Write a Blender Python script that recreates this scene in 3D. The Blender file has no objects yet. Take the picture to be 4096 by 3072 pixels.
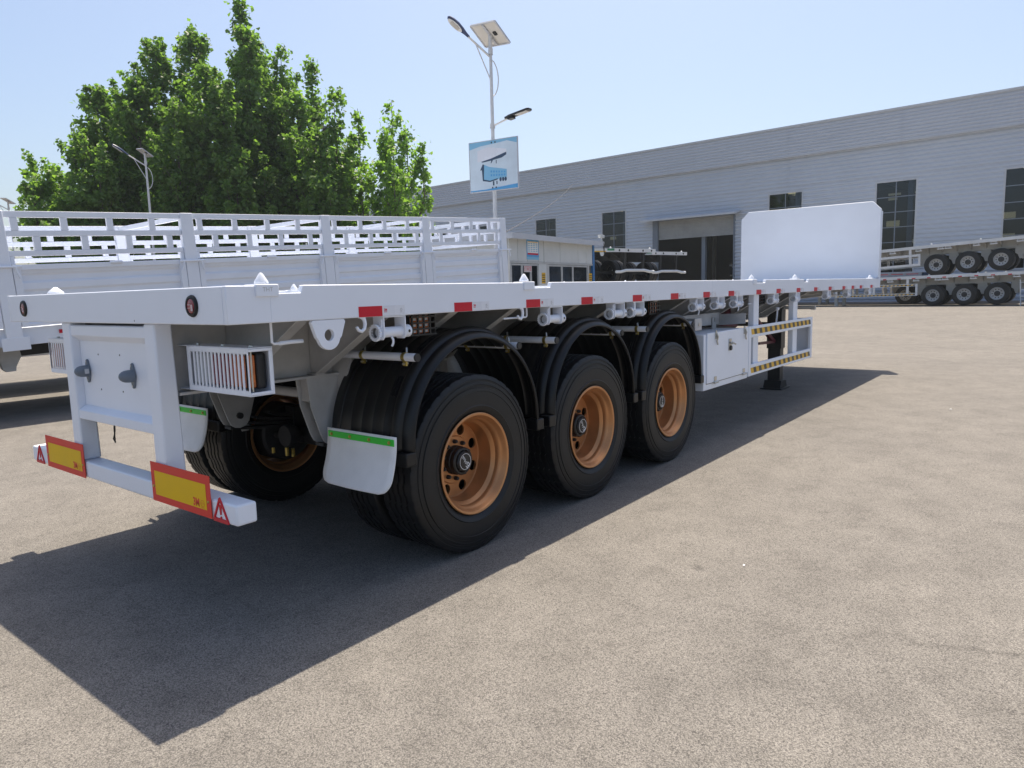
import bpy, bmesh, math, random
import numpy as np
from mathutils import Vector, Matrix

random.seed(7)
rng = np.random.default_rng(11)
R = math.radians
sc = bpy.context.scene
col = sc.collection

# ------------------------------------------------------------------ camera
yaw, pitch, roll = 0.6666, -0.1301, -0.0262
Fw = Vector((math.cos(yaw) * math.cos(pitch), math.sin(yaw) * math.cos(pitch), math.sin(pitch)))
r0 = Vector((math.sin(yaw), -math.cos(yaw), 0))
u0 = r0.cross(Fw)
Rt = r0 * math.cos(roll) + u0 * math.sin(roll)
Up = -r0 * math.sin(roll) + u0 * math.cos(roll)
cd = bpy.data.cameras.new("camera")
cam = bpy.data.objects.new("camera", cd)
col.objects.link(cam)
cd.sensor_width = 36
cd.lens = 2846.03 / 4096 * 36
cd.clip_start = 0.05
cd.clip_end = 3000
M = Matrix((Rt, Up, -Fw)).transposed().to_4x4()
M.translation = Vector((-1.5774, -3.959, 1.5354))
cam.matrix_world = M
sc.camera = cam

# ------------------------------------------------------------------ light
to_sun = Vector((0.56, 0.30, 1.586)).normalized()
el = math.asin(to_sun.z)
w = bpy.data.worlds.new("World")
sc.world = w
w.use_nodes = True
nt = w.node_tree
bg = nt.nodes["Background"]
sky = nt.nodes.new("ShaderNodeTexSky")
sky.sky_type = 'NISHITA'
sky.sun_disc = False
sky.sun_elevation = el
sky.sun_rotation = math.atan2(to_sun.x, to_sun.y)
sky.altitude = 0
sky.air_density = 1.0
sky.dust_density = 2.9
sky.ozone_density = 1.5
nt.links.new(sky.outputs[0], bg.inputs[0])
bg.inputs[1].default_value = 0.115
sd = bpy.data.lights.new("sun", 'SUN')
sd.energy = 5.0
sd.angle = R(0.5)
sd.color = (1.0, 0.885, 0.72)
so = bpy.data.objects.new("sun", sd)
col.objects.link(so)
so.rotation_euler = (-to_sun).to_track_quat('-Z', 'Y').to_euler()
sc.view_settings.view_transform = 'Standard'
sc.view_settings.look = 'None'
sc.view_settings.exposure = 0.62
sc.view_settings.gamma = 1.0
sc.view_settings.use_curve_mapping = False
sc.cycles.max_bounces = 8
sc.cycles.transparent_max_bounces = 12

def add_haze():
    m = bpy.data.materials.new("haze_air"); m.use_nodes = True
    t = m.node_tree; t.nodes.remove(t.nodes["Principled BSDF"])
    v = t.nodes.new("ShaderNodeVolumePrincipled")
    v.inputs["Color"].default_value = (0.80, 0.90, 1.0, 1)
    v.inputs["Density"].default_value = 0.00045
    v.inputs["Anisotropy"].default_value = 0.35
    t.links.new(v.outputs[0], t.nodes["Material Output"].inputs["Volume"])
    x0, x1, y0, y1, z0, z1 = -40, 140, -90, 130, -1.0, 18.5
    me = bpy.data.meshes.new("haze")
    me.from_pydata([(x0, y0, z0), (x1, y0, z0), (x1, y1, z0), (x0, y1, z0), (x0, y0, z1), (x1, y0, z1), (x1, y1, z1), (x0, y1, z1)], [],
                   [(3, 2, 1, 0), (4, 5, 6, 7), (0, 1, 5, 4), (1, 2, 6, 5), (2, 3, 7, 6), (3, 0, 4, 7)])
    me.materials.append(m)
    o = bpy.data.objects.new("haze", me); col.objects.link(o); o['kind'] = 'stuff'
# ------------------------------------------------------------------ materials
def mat(name, colr, rough=0.5, metal=0.0, spec=0.5, var=0.0, vscale=3.0, bump=0.0, bscale=60.0, coat=0.0):
    m = bpy.data.materials.new(name)
    m.use_nodes = True
    t = m.node_tree
    b = t.nodes["Principled BSDF"]
    b.inputs["Base Color"].default_value = (*colr, 1)
    b.inputs["Roughness"].default_value = rough
    b.inputs["Metallic"].default_value = metal
    b.inputs["Specular IOR Level"].default_value = spec
    b.inputs["Coat Weight"].default_value = coat
    tc = t.nodes.new("ShaderNodeTexCoord")
    if var > 0:
        n = t.nodes.new("ShaderNodeTexNoise")
        n.inputs["Scale"].default_value = vscale
        n.inputs["Detail"].default_value = 6
        n.inputs["Roughness"].default_value = 0.62
        t.links.new(tc.outputs["Object"], n.inputs["Vector"])
        r = t.nodes.new("ShaderNodeValToRGB")
        r.color_ramp.elements[0].position = 0.3
        r.color_ramp.elements[1].position = 0.7
        r.color_ramp.elements[0].color = (*[c * (1 - var) for c in colr], 1)
        r.color_ramp.elements[1].color = (*[min(1, c * (1 + var * 0.4)) for c in colr], 1)
        t.links.new(n.outputs["Fac"], r.inputs[0])
        t.links.new(r.outputs[0], b.inputs["Base Color"])
        mr = t.nodes.new("ShaderNodeMapRange")
        mr.inputs[3].default_value = max(0.05, rough - 0.08)
        mr.inputs[4].default_value = min(1, rough + 0.12)
        t.links.new(n.outputs["Fac"], mr.inputs[0])
        t.links.new(mr.outputs[0], b.inputs["Roughness"])
    if bump > 0:
        n2 = t.nodes.new("ShaderNodeTexNoise")
        n2.inputs["Scale"].default_value = bscale
        n2.inputs["Detail"].default_value = 3
        t.links.new(tc.outputs["Object"], n2.inputs["Vector"])
        bp = t.nodes.new("ShaderNodeBump")
        bp.inputs["Strength"].default_value = bump
        bp.inputs["Distance"].default_value = 0.004
        t.links.new(n2.outputs["Fac"], bp.inputs["Height"])
        t.links.new(bp.outputs[0], b.inputs["Normal"])
    return m

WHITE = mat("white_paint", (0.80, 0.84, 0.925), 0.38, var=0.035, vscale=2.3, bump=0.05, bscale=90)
WHITE2 = mat("white_paint_stake", (0.78, 0.815, 0.89), 0.45, var=0.05, vscale=1.6, bump=0.05)
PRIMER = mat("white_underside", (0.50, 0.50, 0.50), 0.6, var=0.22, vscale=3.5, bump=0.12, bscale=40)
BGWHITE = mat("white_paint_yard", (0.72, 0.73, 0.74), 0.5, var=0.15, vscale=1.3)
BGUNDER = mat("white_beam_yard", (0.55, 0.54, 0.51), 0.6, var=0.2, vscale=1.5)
RUBBER = mat("tyre_rubber", (0.009, 0.0095, 0.011), 0.48, spec=0.42, var=0.5, vscale=5, bump=0.15, bscale=45)
PLASTIC = mat("mudguard_plastic", (0.0055, 0.006, 0.0072), 0.36, spec=0.4, var=0.3, vscale=6, bump=0.1, bscale=25)
BLACK = mat("black_paint", (0.012, 0.013, 0.015), 0.4, var=0.2)
DARK = mat("dark_iron_and_shade", (0.03, 0.03, 0.032), 0.6, var=0.4, vscale=8, bump=0.2)
BRONZE = mat("bronze_rim_paint", (0.56, 0.265, 0.11), 0.34, metal=0.5, var=0.16, vscale=7, bump=0.05)
SILVER = mat("silver_rim", (0.45, 0.46, 0.47), 0.45, metal=0.3, var=0.15)
STEEL = mat("zinc_steel", (0.55, 0.55, 0.53), 0.3, metal=0.9, var=0.2, vscale=20)
BRASS = mat("yellow_zinc", (0.55, 0.43, 0.13), 0.32, metal=0.9, var=0.3, vscale=30)
RED = mat("reflective_red", (0.58, 0.012, 0.03), 0.35, spec=0.3, var=0.06)
REDPLATE = mat("plate_red", (0.72, 0.05, 0.035), 0.45, spec=0.25, var=0.05)
YELLOW = mat("plate_yellow", (0.82, 0.50, 0.004), 0.45, spec=0.2, var=0.06)
TAPEW = mat("reflective_white", (0.74, 0.76, 0.82), 0.25, var=0.03)
PRINTG = mat("print_grey", (0.12, 0.12, 0.13), 0.5)
PRINTW = mat("print_white", (0.85, 0.85, 0.85), 0.4)
GREEN = mat("green_strip", (0.02, 0.62, 0.04), 0.35, var=0.05)
FLAP = mat("white_rubber_flap", (0.88, 0.89, 0.91), 0.5, var=0.09, vscale=5)
LENSR = mat("lens_red", (0.28, 0.012, 0.03), 0.15, var=0.4, vscale=60, bump=0.4, bscale=250, coat=0.5)
LENSO = mat("lens_orange", (0.62, 0.15, 0.02), 0.15, var=0.35, vscale=60, bump=0.4, bscale=250, coat=0.5)
LENSW = mat("lens_white", (0.55, 0.57, 0.6), 0.15, var=0.2, vscale=60, coat=0.5)
GREYDOME = mat("grey_plastic", (0.15, 0.18, 0.22), 0.45, var=0.1)
MAROON = mat("maroon_paint", (0.10, 0.008, 0.022), 0.4, var=0.2)
HAZY = mat("hazard_yellow", (0.72, 0.42, 0.01), 0.4)
HAZB = mat("hazard_black", (0.02, 0.02, 0.02), 0.4)
CLAD = mat("grey_steel_cladding", (0.49, 0.53, 0.605), 0.5, metal=0.1, var=0.05, vscale=0.35)
CLAD2 = mat("grey_steel_fascia", (0.50, 0.53, 0.595), 0.5, metal=0.1, var=0.05, vscale=0.3)
TRIM = mat("grey_trim", (0.5, 0.52, 0.56), 0.5, var=0.08)
WFRAME = mat("window_frame_grey", (0.16, 0.19, 0.24), 0.5)
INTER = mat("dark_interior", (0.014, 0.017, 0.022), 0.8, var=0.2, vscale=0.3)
SHUT = mat("roller_shutter", (0.36, 0.37, 0.38), 0.55, var=0.2, vscale=0.8)
BOOTHW = mat("booth_panel", (0.60, 0.62, 0.62), 0.5, var=0.12, vscale=1.4)
ALU = mat("aluminium_frame", (0.55, 0.56, 0.56), 0.4, metal=0.4, var=0.15)
BLUE = mat("blue_paint", (0.05, 0.19, 0.45), 0.45, var=0.1)
POLE = mat("lamp_pole_white", (0.66, 0.67, 0.68), 0.45, var=0.08)
NAVY = mat("navy_lamp_housing", (0.02, 0.04, 0.12), 0.4)
LEDG = mat("lamp_lens", (0.45, 0.44, 0.42), 0.3, var=0.1)
PANELB = mat("solar_backsheet", (0.62, 0.60, 0.56), 0.5, var=0.06)
SOLAR = mat("solar_cells", (0.01, 0.014, 0.04), 0.15)
POSTER1 = mat("poster_sky", (0.62, 0.72, 0.80), 0.4, var=0.12, vscale=2.2)
POSTER2 = mat("poster_blue", (0.10, 0.36, 0.66), 0.4, var=0.1)
POSTER3 = mat("poster_navy", (0.035, 0.07, 0.13), 0.4)
POSTER4 = mat("poster_cyan", (0.22, 0.48, 0.68), 0.4)
BARK = mat("bark", (0.13, 0.115, 0.09), 0.85, var=0.4, vscale=3, bump=0.5, bscale=14)
TARP = mat("blue_tarp", (0.09, 0.15, 0.26), 0.6, var=0.2, vscale=2)
FILM = mat("shrink_wrap", (0.55, 0.57, 0.6), 0.18, metal=0.2, var=0.4, vscale=5, bump=0.6, bscale=12)

def glass_mat(name, tint, refl):
    m = bpy.data.materials.new(name); m.use_nodes = True
    t = m.node_tree
    t.nodes.remove(t.nodes["Principled BSDF"])
    out = t.nodes["Material Output"]
    tr = t.nodes.new("ShaderNodeBsdfTransparent"); tr.inputs[0].default_value = (*tint, 1)
    gl = t.nodes.new("ShaderNodeBsdfGlossy"); gl.inputs["Roughness"].default_value = 0.04
    gl.inputs["Color"].default_value = (0.9, 0.95, 1, 1)
    lw = t.nodes.new("ShaderNodeLayerWeight"); lw.inputs[0].default_value = 0.5
    pw_ = t.nodes.new("ShaderNodeMath"); pw_.operation = 'POWER'; pw_.inputs[1].default_value = 4.0
    t.links.new(lw.outputs["Facing"], pw_.inputs[0])
    fr = t.nodes.new("ShaderNodeMapRange"); fr.inputs[3].default_value = 0.035; fr.inputs[4].default_value = 0.9
    t.links.new(pw_.outputs[0], fr.inputs[0])
    n = t.nodes.new("ShaderNodeTexNoise"); n.inputs["Scale"].default_value = 1.2; n.inputs["Detail"].default_value = 5
    tc = t.nodes.new("ShaderNodeTexCoord")
    t.links.new(tc.outputs["Object"], n.inputs["Vector"])
    bp = t.nodes.new("ShaderNodeBump"); bp.inputs["Strength"].default_value = 0.03
    t.links.new(n.outputs["Fac"], bp.inputs["Height"]); t.links.new(bp.outputs[0], gl.inputs["Normal"])
    mx = t.nodes.new("ShaderNodeMixShader")
    t.links.new(fr.outputs[0], mx.inputs[0]); t.links.new(tr.outputs[0], mx.inputs[1]); t.links.new(gl.outputs[0], mx.inputs[2])
    t.links.new(mx.outputs[0], out.inputs[0])
    return m
GLASS = glass_mat("window_glass", (0.55, 0.6, 0.66), 1.45)

def translucent_mat(name, colr, diff):
    m = bpy.data.materials.new(name); m.use_nodes = True
    t = m.node_tree
    t.nodes.remove(t.nodes["Principled BSDF"])
    a = t.nodes.new("ShaderNodeBsdfTranslucent"); a.inputs[0].default_value = (*colr, 1)
    b = t.nodes.new("ShaderNodeBsdfDiffuse"); b.inputs[0].default_value = (*diff, 1)
    s = t.nodes.new("ShaderNodeMixShader"); s.inputs[0].default_value = 0.5
    t.links.new(a.outputs[0], s.inputs[1]); t.links.new(b.outputs[0], s.inputs[2])
    t.links.new(s.outputs[0], t.nodes["Material Output"].inputs[0])
    return m
SKYL = translucent_mat("translucent_roof_sheet", (0.85, 0.80, 0.60), (0.6, 0.6, 0.5))

def leaf_mat(name, c1, c2):
    m = bpy.data.materials.new(name); m.use_nodes = True
    t = m.node_tree
    t.nodes.remove(t.nodes["Principled BSDF"])
    tc = t.nodes.new("ShaderNodeTexCoord")
    n = t.nodes.new("ShaderNodeTexNoise"); n.inputs["Scale"].default_value = 1.6; n.inputs["Detail"].default_value = 8
    n.inputs["Roughness"].default_value = 0.8
    t.links.new(tc.outputs["Object"], n.inputs["Vector"])
    r = t.nodes.new("ShaderNodeValToRGB")
    r.color_ramp.elements[0].position = 0.35; r.color_ramp.elements[1].position = 0.65
    r.color_ramp.elements[0].color = (*c1, 1); r.color_ramp.elements[1].color = (*c2, 1)
    t.links.new(n.outputs["Fac"], r.inputs[0])
    d = t.nodes.new("ShaderNodeBsdfPrincipled"); d.inputs["Roughness"].default_value = 0.45
    d.inputs["Specular IOR Level"].default_value = 0.35
    t.links.new(r.outputs[0], d.inputs["Base Color"])
    hs = t.nodes.new("ShaderNodeMix"); hs.data_type = 'RGBA'; hs.blend_type = 'MULTIPLY'
    hs.inputs[0].default_value = 1.0
    t.links.new(r.outputs[0], hs.inputs[6]); hs.inputs[7].default_value = (1.75, 1.95, 0.75, 1)
    tr = t.nodes.new("ShaderNodeBsdfTranslucent")
    t.links.new(hs.outputs[2], tr.inputs[0])
    s = t.nodes.new("ShaderNodeMixShader"); s.inputs[0].default_value = 0.55
    t.links.new(d.outputs[0], s.inputs[1]); t.links.new(tr.outputs[0], s.inputs[2])
    t.links.new(s.outputs[0], t.nodes["Material Output"].inputs[0])
    return m
LEAF = leaf_mat("leaf_green", (0.085, 0.15, 0.042), (0.165, 0.265, 0.085))
LEAF2 = leaf_mat("leaf_pale_green", (0.10, 0.18, 0.045), (0.20, 0.31, 0.09))

def asphalt():
    m = bpy.data.materials.new("asphalt"); m.use_nodes = True
    t = m.node_tree; L = t.links
    b = t.nodes["Principled BSDF"]
    geo = t.nodes.new("ShaderNodeNewGeometry")
    P = geo.outputs["Position"]
    def noise(scale, det=4, rough=0.6):
        n = t.nodes.new("ShaderNodeTexNoise"); n.inputs["Scale"].default_value = scale
        n.inputs["Detail"].default_value = det; n.inputs["Roughness"].default_value = rough
        L.new(P, n.inputs["Vector"]); return n.outputs["Fac"]
    def ramp(x, p0, c0, p1, c1):
        r = t.nodes.new("ShaderNodeValToRGB")
        r.color_ramp.elements[0].position = p0; r.color_ramp.elements[0].color = (*c0, 1)
        r.color_ramp.elements[1].position = p1; r.color_ramp.elements[1].color = (*c1, 1)
        L.new(x, r.inputs[0]); return r.outputs[0]
    def mul(a, c, f=1.0):
        x = t.nodes.new("ShaderNodeMix"); x.data_type = 'RGBA'; x.blend_type = 'MULTIPLY'
        x.inputs[0].default_value = f
        L.new(a, x.inputs[6]); L.new(c, x.inputs[7]); return x.outputs[2]
    def math_(op, a, c):
        x = t.nodes.new("ShaderNodeMath"); x.operation = op
        for i, q in enumerate((a, c)):
            if isinstance(q, (int, float)): x.inputs[i].default_value = q
            else: L.new(q, x.inputs[i])
        return x.outputs[0]
    v = t.nodes.new("ShaderNodeTexVoronoi"); v.inputs["Scale"].default_value = 210
    v.inputs["Randomness"].default_value = 1.0
    L.new(P, v.inputs["Vector"])
    bw = t.nodes.new("ShaderNodeRGBToBW"); L.new(v.outputs["Color"], bw.inputs[0])
    stone = ramp(bw.outputs[0], 0.12, (0.131, 0.1235, 0.1125), 0.9, (0.282, 0.2665, 0.2435))
    gap = ramp(v.outputs["Distance"], 0.45, (1, 1, 1), 0.85, (0.5, 0.5, 0.53))
    c = mul(stone, gap)
    c = mul(c, ramp(noise(85, 3), 0.28, (0.80, 0.80, 0.82), 0.5, (1.03, 1.03, 1.03)))
    c = mul(c, ramp(noise(0.55, 8, 0.65), 0.3, (0.87, 0.87, 0.88), 0.7, (1.08, 1.075, 1.07)))
    c = mul(c, ramp(noise(3.2, 5), 0.32, (0.86, 0.86, 0.86), 0.6, (1.04, 1.04, 1.04)))
    c = mul(c, ramp(noise(22, 3, 0.7), 0.22, (0.70, 0.69, 0.69), 0.31, (1, 1, 1)))
    # oil spots
    c = mul(c, ramp(noise(1.9, 2, 0.5), 0.23, (0.55, 0.55, 0.56), 0.28, (1, 1, 1)))
    # tyre marks: broken arcs of turning lorries
    wob = math_('MULTIPLY', noise(0.35, 3), 0.9)
    brk = ramp(noise(0.42, 3), 0.46, (1, 1, 1), 0.58, (0, 0, 0))
    for cx, cy, rad, wd, dk in ((30, -9, 13, 0.10, .80), (30, -9, 13.35, 0.10, .84), (21, -26, 24, 0.12, .82), (21, -26, 24.5, 0.12, .85),
                                (42, -16, 19, 0.1, .8), (15, -22, 21.5, 0.1, .85), (34, 2, 16, .11, .83), (12, -30, 27, .12, .86), (50, -24, 22, .14, .82)):
        sub = t.nodes.new("ShaderNodeVectorMath"); sub.operation = 'SUBTRACT'
        L.new(P, sub.inputs[0]); sub.inputs[1].default_value = (cx, cy, 0)
        ln = t.nodes.new("ShaderNodeVectorMath"); ln.operation = 'LENGTH'; L.new(sub.outputs[0], ln.inputs[0])
        dd = math_('ABSOLUTE', math_('SUBTRACT', math_('ADD', ln.outputs[0], wob), rad + 0.45), 0)
        mask = ramp(math_('DIVIDE', dd, wd * 2.6), 0.5, (dk - .06, dk - .06, dk - .06), 1.0, (1, 1, 1))
        x = t.nodes.new("ShaderNodeMix"); x.data_type = 'RGBA'; x.blend_type = 'MULTIPLY'
        L.new(brk, x.inputs[0]); L.new(c, x.inputs[6]); L.new(mask, x.inputs[7]); c = x.outputs[2]
    for sx, sy, sr, dk in ((-0.07, 0.30, .16, .45), (0.0, -1.05, .07, .5), (1.62, -2.33, .055, .6), (0.78, -1.36, .05, .6), (3.1, -3.2, .10, .8), (12.5, -6.0, .5, .85), (6.3, -2.9, .2, .85)):
        sub = t.nodes.new("ShaderNodeVectorMath"); sub.operation = 'SUBTRACT'
        L.new(P, sub.inputs[0]); sub.inputs[1].default_value = (sx, sy, 0)
        ln = t.nodes.new("ShaderNodeVectorMath"); ln.operation = 'LENGTH'; L.new(sub.outputs[0], ln.inputs[0])
        dd = math_('ADD', math_('DIVIDE', ln.outputs[0], sr), math_('MULTIPLY', math_('SUBTRACT', noise(9, 4, .7), .5), 2.4))
        c = mul(c, ramp(dd, 0.45, (dk, dk, dk), 1.1, (1, 1, 1)))
    # hairline cracks
    vc = t.nodes.new("ShaderNodeTexVoronoi"); vc.feature = 'DISTANCE_TO_EDGE'; vc.inputs["Scale"].default_value = 0.13
    ad = t.nodes.new("ShaderNodeVectorMath"); ad.operation = 'ADD'
    nn = t.nodes.new("ShaderNodeTexNoise"); nn.inputs["Scale"].default_value = 0.5; nn.inputs["Detail"].default_value = 8
    L.new(P, nn.inputs["Vector"])
    scl = t.nodes.new("ShaderNodeVectorMath"); scl.operation = 'SCALE'; scl.inputs["Scale"].default_value = 3.0
    L.new(nn.outputs["Color"], scl.inputs[0]); L.new(P, ad.inputs[0]); L.new(scl.outputs[0], ad.inputs[1]); L.new(ad.outputs[0], vc.inputs["Vector"])
    crk = ramp(vc.outputs["Distance"], 0.0006, (0.72, 0.72, 0.72), 0.0016, (1, 1, 1))
    x = t.nodes.new("ShaderNodeMix"); x.data_type = 'RGBA'; x.blend_type = 'MULTIPLY'
    L.new(ramp(noise(0.05, 1), 0.60, (0, 0, 0), 0.66, (1, 1, 1)), x.inputs[0]); L.new(c, x.inputs[6]); L.new(crk, x.inputs[7]); c = x.outputs[2]
    L.new(c, b.inputs["Base Color"])
    b.inputs["Roughness"].default_value = 0.88
    b.inputs["Specular IOR Level"].default_value = 0.25
    bp = t.nodes.new("ShaderNodeBump"); bp.inputs["Strength"].default_value = 0.6; bp.inputs["Distance"].default_value = 0.003
    L.new(math_('SUBTRACT', math_('MULTIPLY', noise(60, 3), 0.6), v.outputs["Distance"]), bp.inputs["Height"])
    L.new(bp.outputs[0], b.inputs["Normal"])
    return m
ASPH = asphalt()

# ------------------------------------------------------------------ mesh builder
class MB:
    def __init__(s): s.v = []; s.f = []
    def add(s, vs, fs):
        n = len(s.v); s.v += [tuple(p) for p in vs]; s.f += [tuple(i + n for i in f) for f in fs]; return s
    def box(s, x0, x1, y0, y1, z0, z1):
        return s.add([(x0, y0, z0), (x1, y0, z0), (x1, y1, z0), (x0, y1, z0), (x0, y0, z1), (x1, y0, z1), (x1, y1, z1), (x0, y1, z1)],
                     [(3, 2, 1, 0), (4, 5, 6, 7), (0, 1, 5, 4), (1, 2, 6, 5), (2, 3, 7, 6), (3, 0, 4, 7)])
    def bar(s, a, b, w, h, up=(0, 0, 1)):     # rectangular bar from a to b
        a, b = Vector(a), Vector(b); d = (b - a).normalized(); up = Vector(up)
        sd_ = d.cross(up)
        if sd_.length < 1e-4: sd_ = d.cross(Vector((1, 0, 0)))
        sd_.normalize(); u = sd_.cross(d)
        vs = []
        for p in (a, b):
            for i, j in ((-1, -1), (1, -1), (1, 1), (-1, 1)): vs.append(p + sd_ * (i * w / 2) + u * (j * h / 2))
        return s.add(vs, [(3, 2, 1, 0), (4, 5, 6, 7), (0, 1, 5, 4), (1, 2, 6, 5), (2, 3, 7, 6), (3, 0, 4, 7)])
    def prism(s, poly, o, ax, ay, az, t):     # poly (2d) in plane ax, ay; extruded t along az
        o, ax, ay, az = Vector(o), Vector(ax), Vector(ay), Vector(az)
        n = len(poly)
        vs = [o + ax * p + ay * q for p, q in poly] + [o + ax * p + ay * q + az * t for p, q in poly]
        return s.add(vs, [tuple(range(n - 1, -1, -1)), tuple(range(n, 2 * n))] + [(i, (i + 1) % n, n + (i + 1) % n, n + i) for i in range(n)])
    def tube(s, pts, r, n=10, cap=True, r2=None):
        pts = [Vector(p) for p in pts]; k = len(pts); vs = []; fs = []
        nrm = None
        for i, p in enumerate(pts):
            d = (pts[min(i + 1, k - 1)] - pts[max(i - 1, 0)]).normalized()
            if nrm is None:
                nrm = d.cross(Vector((0.31, 0.17, 0.93)))
                if nrm.length < 1e-3: nrm = d.cross(Vector((1, 0, 0)))
            nrm = (nrm - d * nrm.dot(d)).normalized(); bn = d.cross(nrm)
            rr = r if r2 is None else r + (r2 - r) * i / (k - 1)
            for j in range(n):
                a = 2 * math.pi * j / n
                vs.append(p + nrm * (rr * math.cos(a)) + bn * (rr * math.sin(a)))
        for i in range(k - 1):
            for j in range(n):
                fs.append((i * n + j, i * n + (j + 1) % n, (i + 1) * n + (j + 1) % n, (i + 1) * n + j))
        if cap: fs += [tuple(range(n - 1, -1, -1)), tuple(range((k - 1) * n, k * n))]
        return s.add(vs, fs)
    def lathe(s, prof, n=48, o=(0, 0, 0), axis='y', fn=None, closed=False):
        # prof: (radius, axial)
        vs = []; fs = []; m = len(prof); o = Vector(o)
        for j in range(n):
            a = 2 * math.pi * j / n
            for i, (r, h) in enumerate(prof):
                if fn: r, h = fn(i, j, r, h)
                c_, s_ = r * math.cos(a), r * math.sin(a)
                if axis == 'y': vs.append(o + Vector((c_, h, s_)))
                elif axis == 'x': vs.append(o + Vector((h, c_, s_)))
                else: vs.append(o + Vector((c_, s_, h)))
        e = m if closed else m - 1
        for j in range(n):
            k = (j + 1) % n
            for i in range(e):
                i2 = (i + 1) % m
                fs.append((j * m + i, k * m + i, k * m + i2, j * m + i2))
        return s.add(vs, fs)
    def text(s, body, size, o, ax, ay, t=0.0, align='CENTER', bold=0.0):
        cu = bpy.data.curves.new("txt", 'FONT'); cu.body = body; cu.size = size
        cu.align_x = align; cu.align_y = 'CENTER'; cu.resolution_u = 3; cu.extrude = t; cu.offset = bold * size
        ob = bpy.data.objects.new("txt", cu); col.objects.link(ob)
        dg = bpy.context.evaluated_depsgraph_get()
        me = bpy.data.meshes.new_from_object(ob.evaluated_get(dg))
        o, ax, ay = Vector(o), Vector(ax), Vector(ay); az = ax.cross(ay).normalized()
        s.add([o + ax * v.co.x + ay * v.co.y + az * v.co.z for v in me.vertices], [tuple(p.vertices) for p in me.polygons])
        bpy.data.objects.remove(ob); bpy.data.curves.remove(cu); bpy.data.meshes.remove(me)
        return s
    def mesh(s, name, m, smooth=35, recalc=True):
        me = bpy.data.meshes.new(name); me.from_pydata(s.v, [], s.f)
        if recalc:
            bm = bmesh.new(); bm.from_mesh(me); bmesh.ops.recalc_face_normals(bm, faces=bm.faces); bm.to_mesh(me); bm.free()
        for q in (m if isinstance(m, (list, tuple)) else [m]): me.materials.append(q)
        if smooth:
            me.polygons.foreach_set("use_smooth", [True] * len(me.polygons))
            me.set_sharp_from_angle(angle=R(smooth))
        return me
    def obj(s, name, m, parent=None, bevel=0, smooth=35, loc=None, seg=2, recalc=True):
        return put(name, s.mesh(name, m, smooth, recalc), parent, loc, bevel, seg)

def put(name, me, parent=None, loc=None, bevel=0, seg=2, rot=None):
    o = bpy.data.objects.new(name, me); col.objects.link(o)
    if parent is not None: o.parent = parent
    if loc is not None: o.location = loc
    if rot is not None: o.rotation_euler = rot
    if bevel:
        b = o.modifiers.new("bevel", 'BEVEL'); b.width = bevel; b.segments = seg; b.limit_method = 'ANGLE'; b.angle_limit = R(40)
    return o
def thing(name, label, cat, loc=(0, 0, 0), rot=(0, 0, 0), group=None):
    o = bpy.data.objects.new(name, None); col.objects.link(o); o.location = loc; o.rotation_euler = rot
    o.empty_display_size = 0.3
    return tag(o, label, cat, group)
def tag(o, label, cat, group=None, kind=None):
    if label: o['label'] = label
    if cat: o['category'] = cat
    if group: o['group'] = group
    if kind: o['kind'] = kind
    return o
def copy_tree(o, parent=None, loc=None, rot=None):
    c = o.copy(); col.objects.link(c)
    if parent is not None: c.parent = parent
    if loc is not None: c.location = loc
    if rot is not None: c.rotation_euler = rot
    for ch in list(o.children): copy_tree(ch, c)
    return c
def rect(x0, x1, y0, y1): return [(x0, y0), (x1, y0), (x1, y1), (x0, y1)]

# ------------------------------------------------------------------ ground
def gz(x): 
    t = min(1, max(0, (x - 14) / 24)); return 0.22 * t * t * (3 - 2 * t)
def build_ground():
    xs = [-400, -120, -40.5] + list(np.arange(-16, 60, 2.0)) + [70, 100, 180, 400, 1200]
    ys = [-900, -300, -120, -60] + list(np.arange(-40, 80, 8.0)) + [120, 300, 900]
    vs = [(x, y, gz(x)) for x in xs for y in ys]; n = len(ys)
    fs = [(i * n + j, (i + 1) * n + j, (i + 1) * n + j + 1, i * n + j + 1) for i in range(len(xs) - 1) for j in range(n - 1)]
    g = MB().add(vs, fs).obj("ground", ASPH, smooth=60, recalc=False)
    tag(g, None, None, kind='structure')
build_ground()
add_haze()

# ------------------------------------------------------------------ warehouse (local frame: X along wall to the left, Y away, Z up)
WH = thing("warehouse", "long grey corrugated steel warehouse with dark tall windows and a roller door", "warehouse",
           (49.74, 2.96, 0.0), (0, 0, R(87)))
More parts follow.
